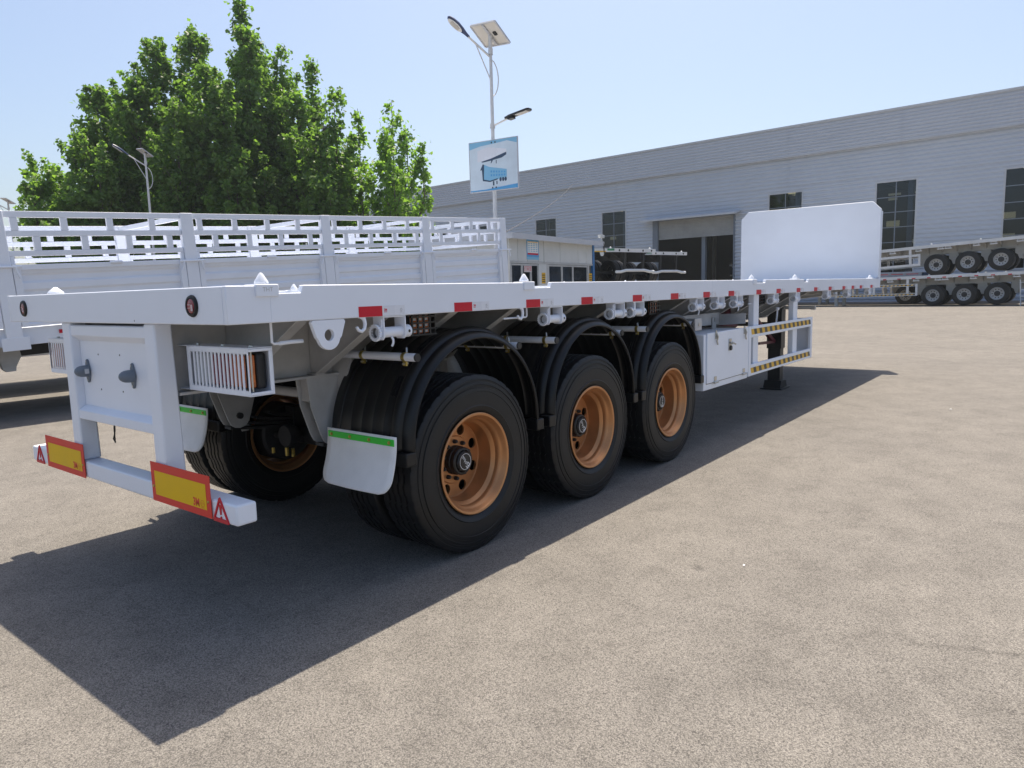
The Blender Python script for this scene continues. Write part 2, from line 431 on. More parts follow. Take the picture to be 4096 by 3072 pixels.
# local: +x runs along the wall (towards photo left), -y is behind the wall (the building), +y faces the yard
def corr(x0, x1, z0, z1, y=0.0, pitch=0.27, dep=0.055):
    b = MB(); prof = []
    k0 = math.floor(z0 / pitch); k1 = math.ceil(z1 / pitch)
    for k in range(k0, k1 + 1):
        for fz, fy in ((0.0, 0.0), (0.30, 0.0), (0.45, dep), (0.85, dep)):
            z = (k + fz) * pitch
            if z0 < z < z1: prof.append((z, y + fy))
    prof = [(z0, y + 0.012)] + prof + [(z1, y + 0.012)]
    vs = []
    for z, yy in prof: vs += [(x0, yy, z), (x1, yy, z)]
    fs = [(2 * i, 2 * i + 1, 2 * i + 3, 2 * i + 2) for i in range(len(prof) - 1)]
    return b.add(vs, fs)
def build_warehouse():
    ZT, ZF, Z0 = 12.18, 10.16, 0.2
    x_lo, x_hi = -26.0, 66.0
    wins = [-5.79 - 7.0, -5.79, 1.08, 8.04, 22.12, 29.24, 36.2, 43.2, 50.2]
    W_, WT, WB = 2.35, 7.8, 2.04
    door = (12.84, 19.27, 6.65)
    holes = sorted([(a, a + W_, WB, WT) for a in wins] + [(door[0], door[1], 0.0, door[2])])
    # cladding between openings, bay by bay
    x = x_lo
    for a, b_, zb, zt in holes:
        corr(x, a, Z0, ZF - 2.0).obj("wall_panel", CLAD, WH, smooth=0)
        if zb > 0.5: corr(a, b_, Z0, zb).obj("wall_panel", CLAD, WH, smooth=0)
        corr(a, b_, zt, ZF - 2.0).obj("wall_panel", CLAD, WH, smooth=0)
        x = b_
    corr(x, x_hi, Z0, ZF - 2.0).obj("wall_panel", CLAD, WH, smooth=0)
    k = x_lo
    while k < x_hi:
        corr(k + 0.012, min(k + 7.0, x_hi) - 0.012, ZF - 2.0, ZF, 0.012).obj("wall_panel", CLAD, WH, smooth=0)
        corr(k + 0.006, min(k + 7.0, x_hi) - 0.006, ZF, ZT - 0.12, 0.30, 0.21).obj("fascia_panel", CLAD2, WH, smooth=0)
        k += 7.0
    MB().box(x_lo, x_hi, 0.26, 0.42, ZT - 0.12, ZT).box(x_lo, x_hi, 0.29, 0.36, ZF - 0.07, ZF).box(x_lo, x_hi, 0.04, 0.29, ZF - 0.04, ZF - 0.012).obj("fascia_trim", TRIM, WH)
    MB().box(x_lo, x_hi, -0.02, 0.08, 0.05, 0.22).obj("plinth", TRIM, WH)
    # windows
    n_r = 6
    pw, ph = (W_ - 0.10) / 2, (WT - WB - 0.10) / n_r
    pane = MB().box(0.02, pw - 0.02, -0.006, 0.0, 0.02, ph - 0.02).mesh("pane", GLASS)
    fb = MB()
    fb.box(-0.05, 0.05, -0.06, 0.06, -0.05, WT - WB + 0.05).box(W_ - 0.05, W_ + 0.05, -0.06, 0.06, -0.05, WT - WB + 0.05)
    fb.box(0.05, W_ - 0.05, -0.06, 0.06, -0.05, 0.05).box(0.05, W_ - 0.05, -0.06, 0.06, WT - WB - 0.05, WT - WB + 0.05)
    fm = fb.mesh("window", TRIM)
    mb = MB().box(W_ / 2 - 0.03, W_ / 2 + 0.03, -0.04, 0.02, 0.05, WT - WB - 0.05)
    for r in range(1, n_r): mb.box(0.05, W_ - 0.05, -0.035, 0.015, 0.05 + r * ph - 0.025, 0.05 + r * ph + 0.025)
    mm = mb.mesh("mullion", WFRAME)
    for a in wins:
        wn = put("window", fm, WH, (a, 0.0, WB))
        put("mullion", mm, wn)
        if -14 < a < 34:
            for r in range(n_r):
                for c in range(2): put("pane", pane, wn, (0.05 + c * pw, -0.01, 0.05 + r * ph))
        else:
            MB().box(0.05, W_ - 0.05, -0.016, -0.01, 0.05, WT - WB - 0.05).obj("pane", GLASS, wn)
    # roller door
    d0, d1, dz = door
    MB().box(d0 - 0.02, d0 + 0.10, -0.1, 0.10, 0.1, dz).box(d1 - 0.1, d1 + 0.36, -0.1, 0.10, 0.1, dz).box(d0 - 0.02, d1 + 0.36, -0.1, 0.07, dz, dz + 0.12).obj("door_frame", WFRAME, WH)
    corr(d0 + 0.10, d1 - 0.10, 5.30, dz, -0.06, 0.11, 0.03).obj("shutter", SHUT, WH, smooth=0)
    MB().box(d0 + 0.1, d1 - 0.1, -0.1, -0.02, 5.22, 5.30).obj("shutter_bottom_bar", SHUT, WH)
    MB().prism([(0, 0), (1.0, -0.22), (1.0, -0.34), (0.9, -0.34), (0, -0.12)], (12.4, 0.05, 6.95), (0, 1, 0), (0, 0, 1), (1, 0, 0), 7.9).obj("door_canopy", TRIM, WH, bevel=0.01)
    # inside
    D = 34.0
    bw_ = []
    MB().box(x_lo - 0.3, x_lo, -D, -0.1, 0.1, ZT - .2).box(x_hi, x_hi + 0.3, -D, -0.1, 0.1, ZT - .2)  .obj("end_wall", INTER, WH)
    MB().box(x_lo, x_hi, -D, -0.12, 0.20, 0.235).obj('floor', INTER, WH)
    MB().box(x_lo, x_hi, -0.05, 0.008, ZF - 2.0, ZT - 0.13).box(x_lo, x_hi, 0.05, 0.29, ZF + 0.02, ZT - 0.13).obj('wall_backing', CLAD2, WH)
    rb = MB(); sk = MB()
    k = x_lo; zr = 11.2
    while k < x_hi:
        # roof sheet with slots for translucent strips
        e = min(k + 7.0, x_hi)
        a = k + 2.6
        for (xa, xb) in ((k, a), (a + 1.1, e)): rb.box(xa, xb, -D, 0.1, zr, zr + 0.08)
        rb.box(a, a + 1.1, -4, 0.1, zr, zr + .08).box(a, a + 1.1, -D, -D + 3, zr, zr + .08)
        for y0 in np.arange(-4, -D + 4, -3.2):
            rb.box(a, a + 1.1, y0 - 0.5, y0, zr, zr + 0.08)
            sk.box(a, a + 1.1, y0 - 3.2, y0 - 0.5, zr + 0.01, zr + 0.03)
        k += 7.0
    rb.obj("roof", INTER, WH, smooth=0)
    for k in np.arange(x_lo + 1.75, x_hi - 3, 3.5):
        for zz, hh in ((5.4, .42), (6.15, .4), (7.25, .62), (8.2, .4), (10.0, .25), (10.5, .22)):
            if random.random() < .42 and not (23 < k < 38):
                ww = random.uniform(.8, 2.0); xo = random.uniform(-.5, .5)
                sk.box(k + xo - ww / 2, k + xo + ww / 2, -D + 0.004, -D + 0.02, zz, zz + hh)
                bw_.append((k + xo - ww / 2, k + xo + ww / 2, zz, zz + hh))
    o = sk.obj("roof_light", SKYL, WH, smooth=0); o['kind'] = 'stuff'
    # back wall built round its daylight openings, one strip column at a time
    wb = MB(); xs_ = x_lo
    cols = {}
    for a, c, z0, z1 in bw_: cols.setdefault(int(((a + c) / 2 - x_lo) / 3.5), []).append((a, c, z0, z1))
    for k in range(int((x_hi - x_lo) / 3.5) + 1):
        xa, xb = x_lo + 3.5 * k, min(x_hi, x_lo + 3.5 * k + 3.5); z = 0.1
        if xb <= xa: continue
        for a, c, z0, z1 in sorted(cols.get(k, []), key=lambda q: q[2]):
            wb.box(xa, xb, -D - .02, -D, z, z0); wb.box(xa, a, -D - .02, -D, z0, z1); wb.box(c, xb, -D - .02, -D, z0, z1); z = z1
        wb.box(xa, xb, -D - .02, -D, z, ZT - .2)
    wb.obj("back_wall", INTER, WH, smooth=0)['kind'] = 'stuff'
    cb = MB()
    for k in np.arange(x_lo + 6.5, x_hi, 7.0):
        for yy in (-0.5, -17): cb.box(k - 0.15, k + 0.15, yy - 0.15, yy + 0.15, 0.1, zr)
        cb.box(k - 0.12, k + 0.12, -D, -0.1, zr - 0.7, zr)
    o = cb.obj("steel_frame", WFRAME, WH, smooth=0); o['kind'] = 'stuff'
build_warehouse()

# ------------------------------------------------------------------ wheels
def tyre_mesh(name, hi=True, Rr=0.53, w=0.28):
    n = 216 if hi else 36
    h = w / 2
    prof = [(0.296, -h * 0.80), (0.312, -h * 0.90), (0.33, -h * 0.97), (0.345, -h * 1.02), (0.35, -h * 0.985), (0.415, -h * 1.0), (0.43, -h * 0.99), (0.432, -h * 1.015), (0.452, -h * 0.995), (0.454, -h * 0.955), (0.468, -h * 0.95), (0.470, -h * 0.985),
            (0.484, -h * 0.96), (0.486, -h * 0.925), (0.498, -h * 0.915), (0.500, -h * 0.945), (0.512, -h * 0.92), (0.522, -h * 0.89), (0.528, -h * 0.85)]
    side_n = len(prof)
    tread = []
    for g in (-0.48, -0.16, 0.16, 0.48):
        tread += [(Rr, h * g - 0.008), (Rr - 0.012, h * g - 0.005), (Rr - 0.012, h * g + 0.005), (Rr, h * g + 0.008)]
    full = prof + tread + [(r, -a) for r, a in reversed(prof)]
    def fn(i, j, r, a):
        if side_n <= i < side_n + len(tread): a += 0.005 * (1 if (j // 4) % 2 else -1)
        if i in (side_n - 1, side_n - 2, side_n + len(tread), side_n + len(tread) + 1) and j % 6 == 0: r -= 0.007
        return r, a
    return MB().lathe(full, n, fn=fn if hi else None).mesh(name, RUBBER, smooth=30)
TYRE = tyre_mesh("tyre")
TYRE_LO = tyre_mesh("tyre_far", False)

def disc_with_holes(b, r0_, r1_, y, nh, rh, rc, th=0.0):
    # flat annulus between r0_ and r1_ at height y, with nh round holes of radius rh on circle rc
    k = 24
    for s_ in range(nh):
        a0 = 2 * math.pi * s_ / nh; a1 = 2 * math.pi * (s_ + 1.0) / nh; am = (a0 + a1) / 2
        outer = []; inner = []
        for q in range(k):
            t = 2 * math.pi * q / k
            dx, dy = math.cos(t), math.sin(t)
            hx, hy = rc + rh * dx, rh * dy
            inner.append((hx * math.cos(am) - hy * math.sin(am), y, hx * math.sin(am) + hy * math.cos(am)))
            m = max(abs(dx), abs(dy)); ux, uy = dx / m, dy / m
            rr = (r0_ + r1_) / 2 + ux * (r1_ - r0_) / 2; aa = am + uy * (a1 - a0) / 2
            outer.append((rr * math.cos(aa), y, rr * math.sin(aa)))
        vs = outer + inner + [(p[0], p[1] + 0.012, p[2]) for p in inner]
        fs = [(q, (q + 1) % k, k + (q + 1) % k, k + q) for q in range(k)] + [(k + q, k + (q + 1) % k, 2 * k + (q + 1) % k, 2 * k + q) for q in range(k)]
        b.add(vs, fs)
# all wheels modelled with the outer face towards -y, outer tyre face at y = 0
def outer_rim_mesh():
    b = MB()
    prof = [(0.292, 0.028), (0.297, 0.018), (0.303, 0.012), (0.304, 0.007), (0.299, 0.003), (0.288, 0.006), (0.281, 0.016), (0.276, 0.032), (0.268, 0.042), (0.262, 0.048),
            (0.258, 0.065), (0.257, 0.078), (0.246, 0.090), (0.239, 0.10), (0.238, 0.150), (0.236, 0.187), (0.233, 0.195), (0.229, 0.1935), (0.226, 0.1955)]
    b.lathe(prof, 72)
    disc_with_holes(b, 0.148, 0.226, 0.1955, 8, 0.033, 0.187)
    b.lathe([(0.148, 0.1955), (0.142, 0.188), (0.11, 0.186), (0.086, 0.186)], 60)
    b.lathe([(0.29, 0.25), (0.238, 0.23), (0.2385, 0.15)], 48)
    return b.mesh("rim", BRONZE, smooth=32, recalc=False)
RIM = outer_rim_mesh()
INRIM = MB().lathe([(0.304, 0.272), (0.302, 0.279), (0.29, 0.276), (0.283, 0.26), (0.262, 0.24), (0.255, 0.2), (0.24, 0.19), (0.24, 0.03), (0.29, 0.02)], 60).mesh("inner_rim", BRONZE, smooth=35, recalc=False)
HUB = MB().lathe([(0.090, 0.19), (0.088, 0.152), (0.084, 0.148), (0.084, 0.120), (0.078, 0.114), (0.069, 0.113), (0.069, 0.118)], 48).lathe(
    [(0.069, 0.118), (0.071, 0.128), (0.066, 0.106), (0.060, 0.100), (0.002, 0.099)], 8).mesh("hub_cap", BLACK, smooth=30)
nut = MB()
for k in range(10):
    a = 2 * math.pi * (k + 0.5) / 10
    nut.lathe([(0.002, 0.160), (0.010, 0.161), (0.011, 0.165), (0.013, 0.170), (0.0135, 0.188)], 6, o=(0.114 * math.cos(a), 0, 0.114 * math.sin(a)))
NUTS = nut.mesh("wheel_nuts", DARK, smooth=30)
RING = MB().lathe([(0.049, 0.0985), (0.049, 0.0970), (0.0465, 0.0970), (0.0465, 0.0985)], 48).mesh("hub_ring", PRINTW)
def hub_logo(ang):
    b = MB(); ca, sa = math.cos(ang), math.sin(ang)
    ax = Vector((ca, 0, sa)); ay = Vector((-sa, 0, ca))
    o = Vector((0, 0.0968, 0)) - ax * 0.004
    b.text("aHua", 0.033, o + ax * 0.012, ax, ay)
    e = o - ax * 0.030      # the E as three bars and a stem
    def q(x0, x1, y0, y1): b.add([e + ax * x0 + ay * y0, e + ax * x1 + ay * y0, e + ax * x1 + ay * y1, e + ax * x0 + ay * y1], [(0, 1, 2, 3)])
    q(-0.008, -0.003, -0.016, 0.018); q(-0.003, 0.014, -0.016, -0.011); q(-0.003, 0.006, -0.001, 0.004); q(-0.003, 0.012, 0.013, 0.018)
    return b.mesh("hub_logo", PRINTW, smooth=0, recalc=False)
DRUM = MB().lathe([(0.06, 0.62), (0.20, 0.62), (0.215, 0.60), (0.215, 0.40), (0.205, 0.38), (0.205, 0.33)], 40).mesh("brake_drum", DARK)

# ------------------------------------------------------------------ the main flatbed semi-trailer
TR = thing("flatbed_trailer", "white three axle flatbed semi trailer with bronze rims standing in front", "trailer")
ZT, ZB, LEN, HW = 1.586, 1.426, 12.536, 1.25
XA = [1.522, 2.832, 4.142]

def side_rail(sgn):
    b = MB()
    y = sgn * HW; t = -sgn
    notches = [(0.135, 0.375), (2.005, 2.315), (6.10, 6.50), (7.95, 8.15)]
    poly = [(0.0, ZB), (LEN, ZB), (LEN, ZT)]
    for a, c in reversed(notches):
        poly += [(c, ZT), (c - 0.012, ZT - 0.034), (a + 0.022, ZT - 0.034), (a + 0.006, ZT - 0.026), (a, ZT)]
    poly += [(0.0, ZT)]
    b.prism(poly, (0, y, 0), (1, 0, 0), (0, 0, 1), (0, t, 0), 0.03)
    b.box(0.04, LEN - 0.04, min(y + t * 0.031, y + t * 0.10), max(y + t * 0.031, y + t * 0.10), ZB, ZB + 0.009)
    b.obj("side_rail", WHITE, TR, bevel=0.005)
side_rail(-1); side_rail(1)
MB().box(-0.0, 0.05, -1.219, 1.219, ZB, ZT - 0.001).box(0.05, 0.14, -1.19, 1.19, ZB, ZB + 0.01).obj("rear_beam", WHITE, TR, bevel=0.005)
# corner weld lines
MB().box(-0.0018, 0.0, -1.224, -1.218, ZB + 0.004, ZT - 0.006).box(0.205, 0.209, -1.2515, -1.25, ZB + 0.003, ZT - 0.036).box(5.0, 5.005, -1.2512, -1.25, ZB + .003, ZT - .006).obj("weld_seam", WHITE, TR)
MB().box(0.052, LEN - 0.06, -1.218, 1.218, 1.545, 1.553).obj("deck_floor", mat("deck_paint", (0.52, 0.55, 0.60), 0.55, var=0.15), TR)
MB().box(LEN - 0.06, LEN - 0.001, -1.219, 1.219, ZB, ZT - 0.002).obj("front_beam", WHITE, TR, bevel=0.004)
# headboard
hb = [(-1.24, 1.598), (1.24, 1.598), (1.24, 2.79), (1.10, 2.93), (-1.10, 2.93), (-1.24, 2.79)]
h = MB().prism(hb, (LEN - 0.10, 0, 0), (0, 1, 0), (0, 0, 1), (1, 0, 0), 0.055).obj("headboard", WHITE, TR, bevel=0.006)
MB().box(LEN - 0.044, LEN + 0.03, -1.245, -1.16, 1.45, 2.76).box(LEN - 0.044, LEN + 0.03, 1.16, 1.245, 1.45, 2.76).box(LEN - .044, LEN + .02, -.6, -.5, 1.6, 2.85).box(LEN - .044, LEN + .02, .5, .6, 1.6, 2.85).obj("headboard_post", WHITE, h, bevel=0.004)
MB().box(LEN - 0.135, LEN - 0.101, -1.2, 1.2, 1.588, 1.606).obj("headboard_foot", WHITE, h)

# chassis beams
def main_beam(y):
    b = MB()
    lower = [(0.12, 1.085), (8.6, 1.085), (9.35, 1.30), (12.45, 1.32)]
    pts = [(0.12, 1.54)] + lower + [(12.45, 1.54)]
    b.prism(pts, (0, y - 0.005, 0), (1, 0, 0), (0, 0, 1), (0, 1, 0), 0.010)
    b.box(0.12, 12.45, y - 0.07, y + 0.07, 1.53, 1.5445)
    for (xa, za), (xb, zb_) in zip(lower[:-1], lower[1:]):
        b.bar((xa, y, za - 0.007), (xb, y, zb_ - 0.007), 0.14, 0.014)
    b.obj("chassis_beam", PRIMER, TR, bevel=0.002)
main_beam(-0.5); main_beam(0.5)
# outriggers and cross members under the deck
orig = MB()
for s in (-1, 1):
    poly = [(0.508, 1.10), (0.60, 1.10), (1.20, 1.445), (1.217, 1.535), (0.508, 1.535)]
    orig.prism([(s * p, q) for p, q in poly], (-0.004, 0, 0), (0, 1, 0), (0, 0, 1), (1, 0, 0), 0.008)
    orig.bar((0.0, s * 0.59, 1.096), (0.0, s * 1.20, 1.444), 0.065, 0.008, up=(0, -s * 0.5, 1))
    orig.box(-0.03, 0.03, min(s * .51, s * .60), max(s * .51, s * .60), 1.088, 1.096)
orig.box(-0.02, 0.02, -0.49, 0.49, 1.40, 1.53)
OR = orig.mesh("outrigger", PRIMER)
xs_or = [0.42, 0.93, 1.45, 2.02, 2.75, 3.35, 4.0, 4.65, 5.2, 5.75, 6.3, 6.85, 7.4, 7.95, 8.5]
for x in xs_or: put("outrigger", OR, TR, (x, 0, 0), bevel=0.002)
fr = MB()
for s in (-1, 1):
    poly = [(0.508, 1.36), (1.20, 1.445), (1.217, 1.535), (0.508, 1.535)]
    fr.prism([(s * p, q) for p, q in poly], (-0.004, 0, 0), (0, 1, 0), (0, 0, 1), (1, 0, 0), 0.008)
    fr.bar((0.0, s * 0.51, 1.356), (0.0, s * 1.20, 1.444), 0.06, 0.008, up=(0, -s * .12, 1))
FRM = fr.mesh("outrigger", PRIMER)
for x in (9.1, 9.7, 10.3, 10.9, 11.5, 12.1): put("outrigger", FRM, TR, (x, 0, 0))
MB().box(0.30, 0.308, -0.49, 0.49, 1.10, 1.53).obj("rear_cross_plate", PRIMER, TR)

# underrun guard: posts, panel, bumper
def post(y0, y1):
    MB().prism([(0.018, 0.646), (0.118, 0.646), (0.105, 1.425), (0.018, 1.425)], (0, y0, 0), (1, 0, 0), (0, 0, 1), (0, 1, 0), y1 - y0).obj("bumper_post", WHITE, TR, bevel=0.010, seg=3)
post(-0.575, -0.47); post(0.40, 0.505)
pan = MB()
prof = [(0.035, 1.412), (0.022, 1.408), (0.022, 1.355), (0.062, 1.325), (0.062, 0.962), (0.022, 0.937), (0.022, 0.888), (0.05, 0.884), (0.072, 0.90), (0.072, 1.40), (0.06, 1.412)]
pan.prism(prof, (0, -0.4695, 0), (1, 0, 0), (0, 0, 1), (0, 1, 0), 0.869)
PN = pan.obj("plate_panel", WHITE, TR, bevel=0.004)
dt = MB()
for y, z in ((0.168, 1.253), (-0.09, 1.258), (0.17, 1.063), (-0.092, 1.067)):
    dt.lathe([(0.0045, 0.0600), (0.0045, 0.0612), (0.001, 0.0606)], 10, o=(0, y, z), axis='x')
dt.obj("drilled_hole", HAZB, PN)
for y in (0.308, -0.231):
    b = MB()
    fl = [(-0.022 , 0.0), (-0.018, 0.022), (-0.008, 0.058), (0, 0.066), (0.008, 0.058), (0.018, 0.022), (0.022, 0), (0.018, -0.022), (0.008, -0.058), (0, -0.066), (-0.008, -0.058), (-0.018, -0.022)]
    b.prism([(p * 1.25, q) for p, q in fl], (0.061, y, 1.158), (0, 1, 0), (0, 0, 1), (-1, 0, 0), 0.010)
    d = b.obj("number_plate_lamp", GREYDOME, TR, bevel=0.002)
    MB().lathe([(0.032, 0.052), (0.032, 0.032), (0.030, 0.016), (0.025, 0.003), (0.017, -0.007), (0.007, -0.012), (0.0005, -0.0125)], 24, o=(0, y, 1.158), axis='x').obj("lamp_cap", GREYDOME, d)
    bb = MB().lathe([(0.0045, 0.050), (0.0045, 0.048), (0.0005, 0.0478)], 10, o=(0, y, 1.158 + 0.052), axis='x').lathe([(0.0045, 0.050), (0.0045, 0.048), (0.0005, 0.0478)], 10, o=(0, y, 1.158 - 0.052), axis='x')
    bb.obj("screw", STEEL, d)
    if y > 0: MB().box(0.026, 0.047, y - 0.037, y - 0.031, 1.146, 1.172).obj("lamp_window", LENSW, d, bevel=0.001)
MB().box(0.018, 0.118, -1.172, 1.172, 0.551, 0.645).obj("bumper_bar", WHITE, TR, bevel=0.010, seg=3)
MB().tube([(0.12, 0.201, 0.90), (0.12, 0.200, 0.84), (0.118, 0.203, 0.80), (0.112, 0.208, 0.775), (0.118, 0.198, 0.755)], 0.004, 8).tube([(0.118, 0.203, 0.80), (0.122, 0.212, 0.77), (0.118, 0.208, 0.75)], 0.003, 6).tube([(0.12, 0.2005, 0.845), (0.119, 0.202, 0.815)], 0.0055, 8).obj("dangling_wire", BLACK, TR)
# marker plates
for y0, y1, z0, z1 in ((0.366, 0.912, 0.549, 0.742), (-0.980, -0.432, 0.556, 0.752)):
    pl = MB().box(0.0095, 0.0125, y0, y1, z0, z1).obj("marker_plate", REDPLATE, TR)
    MB().box(0.0085, 0.0093, y0 + 0.036, y1 - 0.036, z0 + 0.034, z1 - 0.042).obj("yellow_field", YELLOW, pl)
    yc = y0 + 0.125
    MB().text("3M", 0.052, (0.0082, yc, z0 + 0.058), (0, -0.86, 0), (0, 0, 1), 0.0002, bold=0.035).obj("printed_mark", REDPLATE, pl, smooth=0)
    b = MB().lathe([(0.0165, 0.0083), (0.0165, 0.0079), (0.0150, 0.0079), (0.0150, 0.0083)], 28, o=(0, y0 + 0.070, z0 + 0.060), axis='x')
    b.text("CCC", 0.014, (0.0081, y0 + 0.070, z0 + 0.060), (0, -1, 0), (0, 0, 1)).text("0 0 6 2 9 2", 0.0075, (0.0081, y0 + 0.070, z0 + 0.0395), (0, -1, 0), (0, 0, 1))
    b.obj("approval_mark", REDPLATE, pl, smooth=0)
    for yy in (y0 + 0.02, y1 - 0.02):
        MB().lathe([(0.007, 0.0095), (0.006, 0.006), (0.001, 0.005)], 10, o=(0, yy, z0 + 0.075), axis='x').obj("rivet", BRASS, pl)
def warning_triangle(yc, zc):
    def tri(s_, r_=0.012):
        pts = []
        base = [(-0.077 * s_, -0.058 * s_), (0.077 * s_, -0.058 * s_), (0, 0.076 * s_)]
        for i in range(3):
            p = Vector(base[i]).to_3d(); a = Vector(base[i - 1]).to_3d(); c = Vector(base[(i + 1) % 3]).to_3d()
            d1 = (a - p).normalized(); d2 = (c - p).normalized()
            for q in (d1 * r_, (d1 + d2) * r_ * 0.32, d2 * r_): pts.append(((p + q).x, (p + q).y))
        return pts
    o_, i_ = tri(0.92), tri(0.60, 0.006)
    b = MB(); k = len(o_)
    vs = [(0.0175, yc - p, zc + q) for p, q in o_] + [(0.0175, yc - p, zc + q) for p, q in i_]
    vs += [(0.0125, yc - p * 0.96, zc + q * 0.97) for p, q in o_] + [(0.0125, yc - p * 1.06, zc + q * 1.05) for p, q in i_]
    fs = []
    for i in range(k):
        j = (i + 1) % k
        fs += [(2 * k + i, 2 * k + j, 3 * k + j, 3 * k + i), (i, j, 2 * k + j, 2 * k + i), (k + i, k + j, 3 * k + j, 3 * k + i)]
    t = b.add(vs, fs).obj("warning_triangle", RED, TR, smooth=20)
    e = MB().prism([(-0.009, 0.028), (0.009, 0.028), (0.0035, -0.018), (-0.0035, -0.018)], (0.0175, yc, zc), (0, -1, 0), (0, 0, 1), (-1, 0, 0), 0.0035)
    e.lathe([(0.0085, 0.0175), (0.007, 0.014), (0.0005, 0.0135)], 14, o=(0, yc, zc - 0.033), axis='x')
    e.obj("exclamation_mark", RED, t, smooth=20)
warning_triangle(-1.047, 0.603); warning_triangle(1.045, 0.600)
# round tail markers on the rear beam
for y in (-0.983, 0.984):
    rl = MB().lathe([(0.031, -0.004), (0.034, -0.012), (0.044, -0.010), (0.048, -0.003), (0.048, 0.001)], 36, o=(0, y, 1.506), axis='x').obj("round_marker_lamp", RUBBER, TR)
    MB().lathe([(0.033, -0.004), (0.031, -0.009), (0.018, -0.0115), (0.0005, -0.012)], 30, o=(0, y, 1.506), axis='x').obj("lens", LENSR, rl)
    MB().box(-0.0135, -0.0125, y - .022, y - .006, 1.485, 1.512).box(-0.0135, -0.0125, y - .004, y + .018, 1.511, 1.513).box(-.0135, -.0125, y - .012, y + .02, 1.497, 1.499).obj("painted_glint", mat("lens_glint", (.6, .45, .48), .2), rl)  # pale strips: glints on the lens painted as colour
MB().lathe([(0.004, -0.0008), (0.0005, -0.0009)], 8, o=(0, -0.43, 1.44), axis='x').obj("drilled_hole", HAZB, TR)

# rear lamp cages
def lamp_cage(s):
    x0, x1, z0, z1 = 0.155, 0.275, 1.103, 1.312
    ya, yb = 0.60, 1.125
    def Y(a): return s * a
    b = MB()
    b.box(x0, x0 + 0.004, min(Y(ya), Y(ya + .03)), max(Y(ya), Y(ya + .03)), z0, z1)
    n = 15; st = (yb - ya - 0.045) / n
    for k in range(n):
        c = ya + 0.03 + (k + 0.5) * st
        wy = st * 0.43
        b.box(x0, x0 + 0.004, min(Y(c - wy / 2 + st / 2), Y(c + wy / 2 + st / 2)), max(Y(c - wy / 2 + st / 2), Y(c + wy / 2 + st / 2)), z0 + 0.022, z1 - 0.022)
        for zc, q in ((z0 + 0.022, 1), (z1 - 0.022, -1)):      # rounded slot ends
            hw = st * 0.30
            poly = [(-hw, 0)] + [(-hw * math.cos(a), q * (0.004 + hw * 0.0) - q * 0.0 + q * (0.0)) for a in ()]
            pts = [(-hw, 0.0), (hw, 0.0), (hw, q * 0.010)] + [(hw * math.cos(t), q * 0.010 - q * 0.010 * math.sin(t)) for t in np.linspace(0.3, math.pi - .3, 5)] + [(-hw, q * 0.010)]
            b.prism([(p, r_) for p, r_ in pts], (x0, Y(c), zc), (0, 1, 0), (0, 0, 1), (1, 0, 0), 0.004)
    b.box(x0, x0 + 0.004, min(Y(yb - .022), Y(yb)), max(Y(yb - .022), Y(yb)), z0, z1)
    b.box(x0, x0 + 0.004, min(Y(ya + .03), Y(yb - .022)), max(Y(ya + .03), Y(yb - .022)), z0, z0 + .023)
    b.box(x0, x0 + 0.004, min(Y(ya + .03), Y(yb - .022)), max(Y(ya + .03), Y(yb - .022)), z1 - .023, z1)
    # side wings curl inwards at the inner end
    b.box(x0 + 0.0045, x0 + 0.03, min(Y(ya), Y(ya + .004)), max(Y(ya), Y(ya + .004)), z0, z1)
    g = b.obj("lamp_cage", WHITE, TR, bevel=0.0008, seg=1)
    MB().box(x0 + 0.002, x1, min(Y(0.50), Y(yb)), max(Y(0.50), Y(yb)), z1, z1 + 0.004).box(x0 + 0.002, x1, min(Y(0.50), Y(yb)), max(Y(0.50), Y(yb)), z0 - 0.004, z0).box(
        x1, x1 + 0.005, min(Y(0.50), Y(yb)), max(Y(0.50), Y(yb)), z0 - 0.004, z1 + 0.004).obj("cage_shell", WHITE, g, bevel=0.001)
    # outer end frame
    fr_ = MB()
    ye = Y(yb + 0.003)
    for (a, c, d_, e_) in ((x0 + .004, x1, z1 - 0.014, z1 - .001), (x0 + .004, x1, z0 + .001, z0 + 0.014), (x1 - 0.016, x1 - .001, z0 + .014, z1 - .014)):
        fr_.box(a, c, min(Y(yb - .004), ye), max(Y(yb - .004), ye), d_, e_)
    fr_.obj("end_frame", WHITE, g, bevel=0.002)
    MB().box(0.212, 0.262, min(Y(.62), Y(1.10)), max(Y(.62), Y(1.10)), z0 + 0.022, z1 - 0.022).obj("lamp_housing", BLACK, g, bevel=0.012, seg=3)
    for a, c, m_, nm in ((0.635, 0.785, LENSW, "white_lens"), (0.787, 0.965, LENSR, "red_lens"), (0.967, 1.09, LENSO, "orange_lens")):
        MB().box(0.170, 0.2115, min(Y(a), Y(c)), max(Y(a), Y(c)), z0 + 0.030, z1 - 0.030).obj(nm, m_, g, bevel=0.006)
    for a in (0.63, 0.85, 1.08):
        MB().lathe([(0.0005, 0.008), (0.009, 0.0075), (0.010, 0.0005)], 6, o=(0.20, Y(a), z1 + 0.0042), axis='z').obj("bolt", STEEL, g)
    MB().tube([(0.178, Y(1.112), z0), (0.178, Y(1.112), z1)], 0.004, 8).obj("cage_pin", STEEL, g)
lamp_cage(-1); lamp_cage(1)

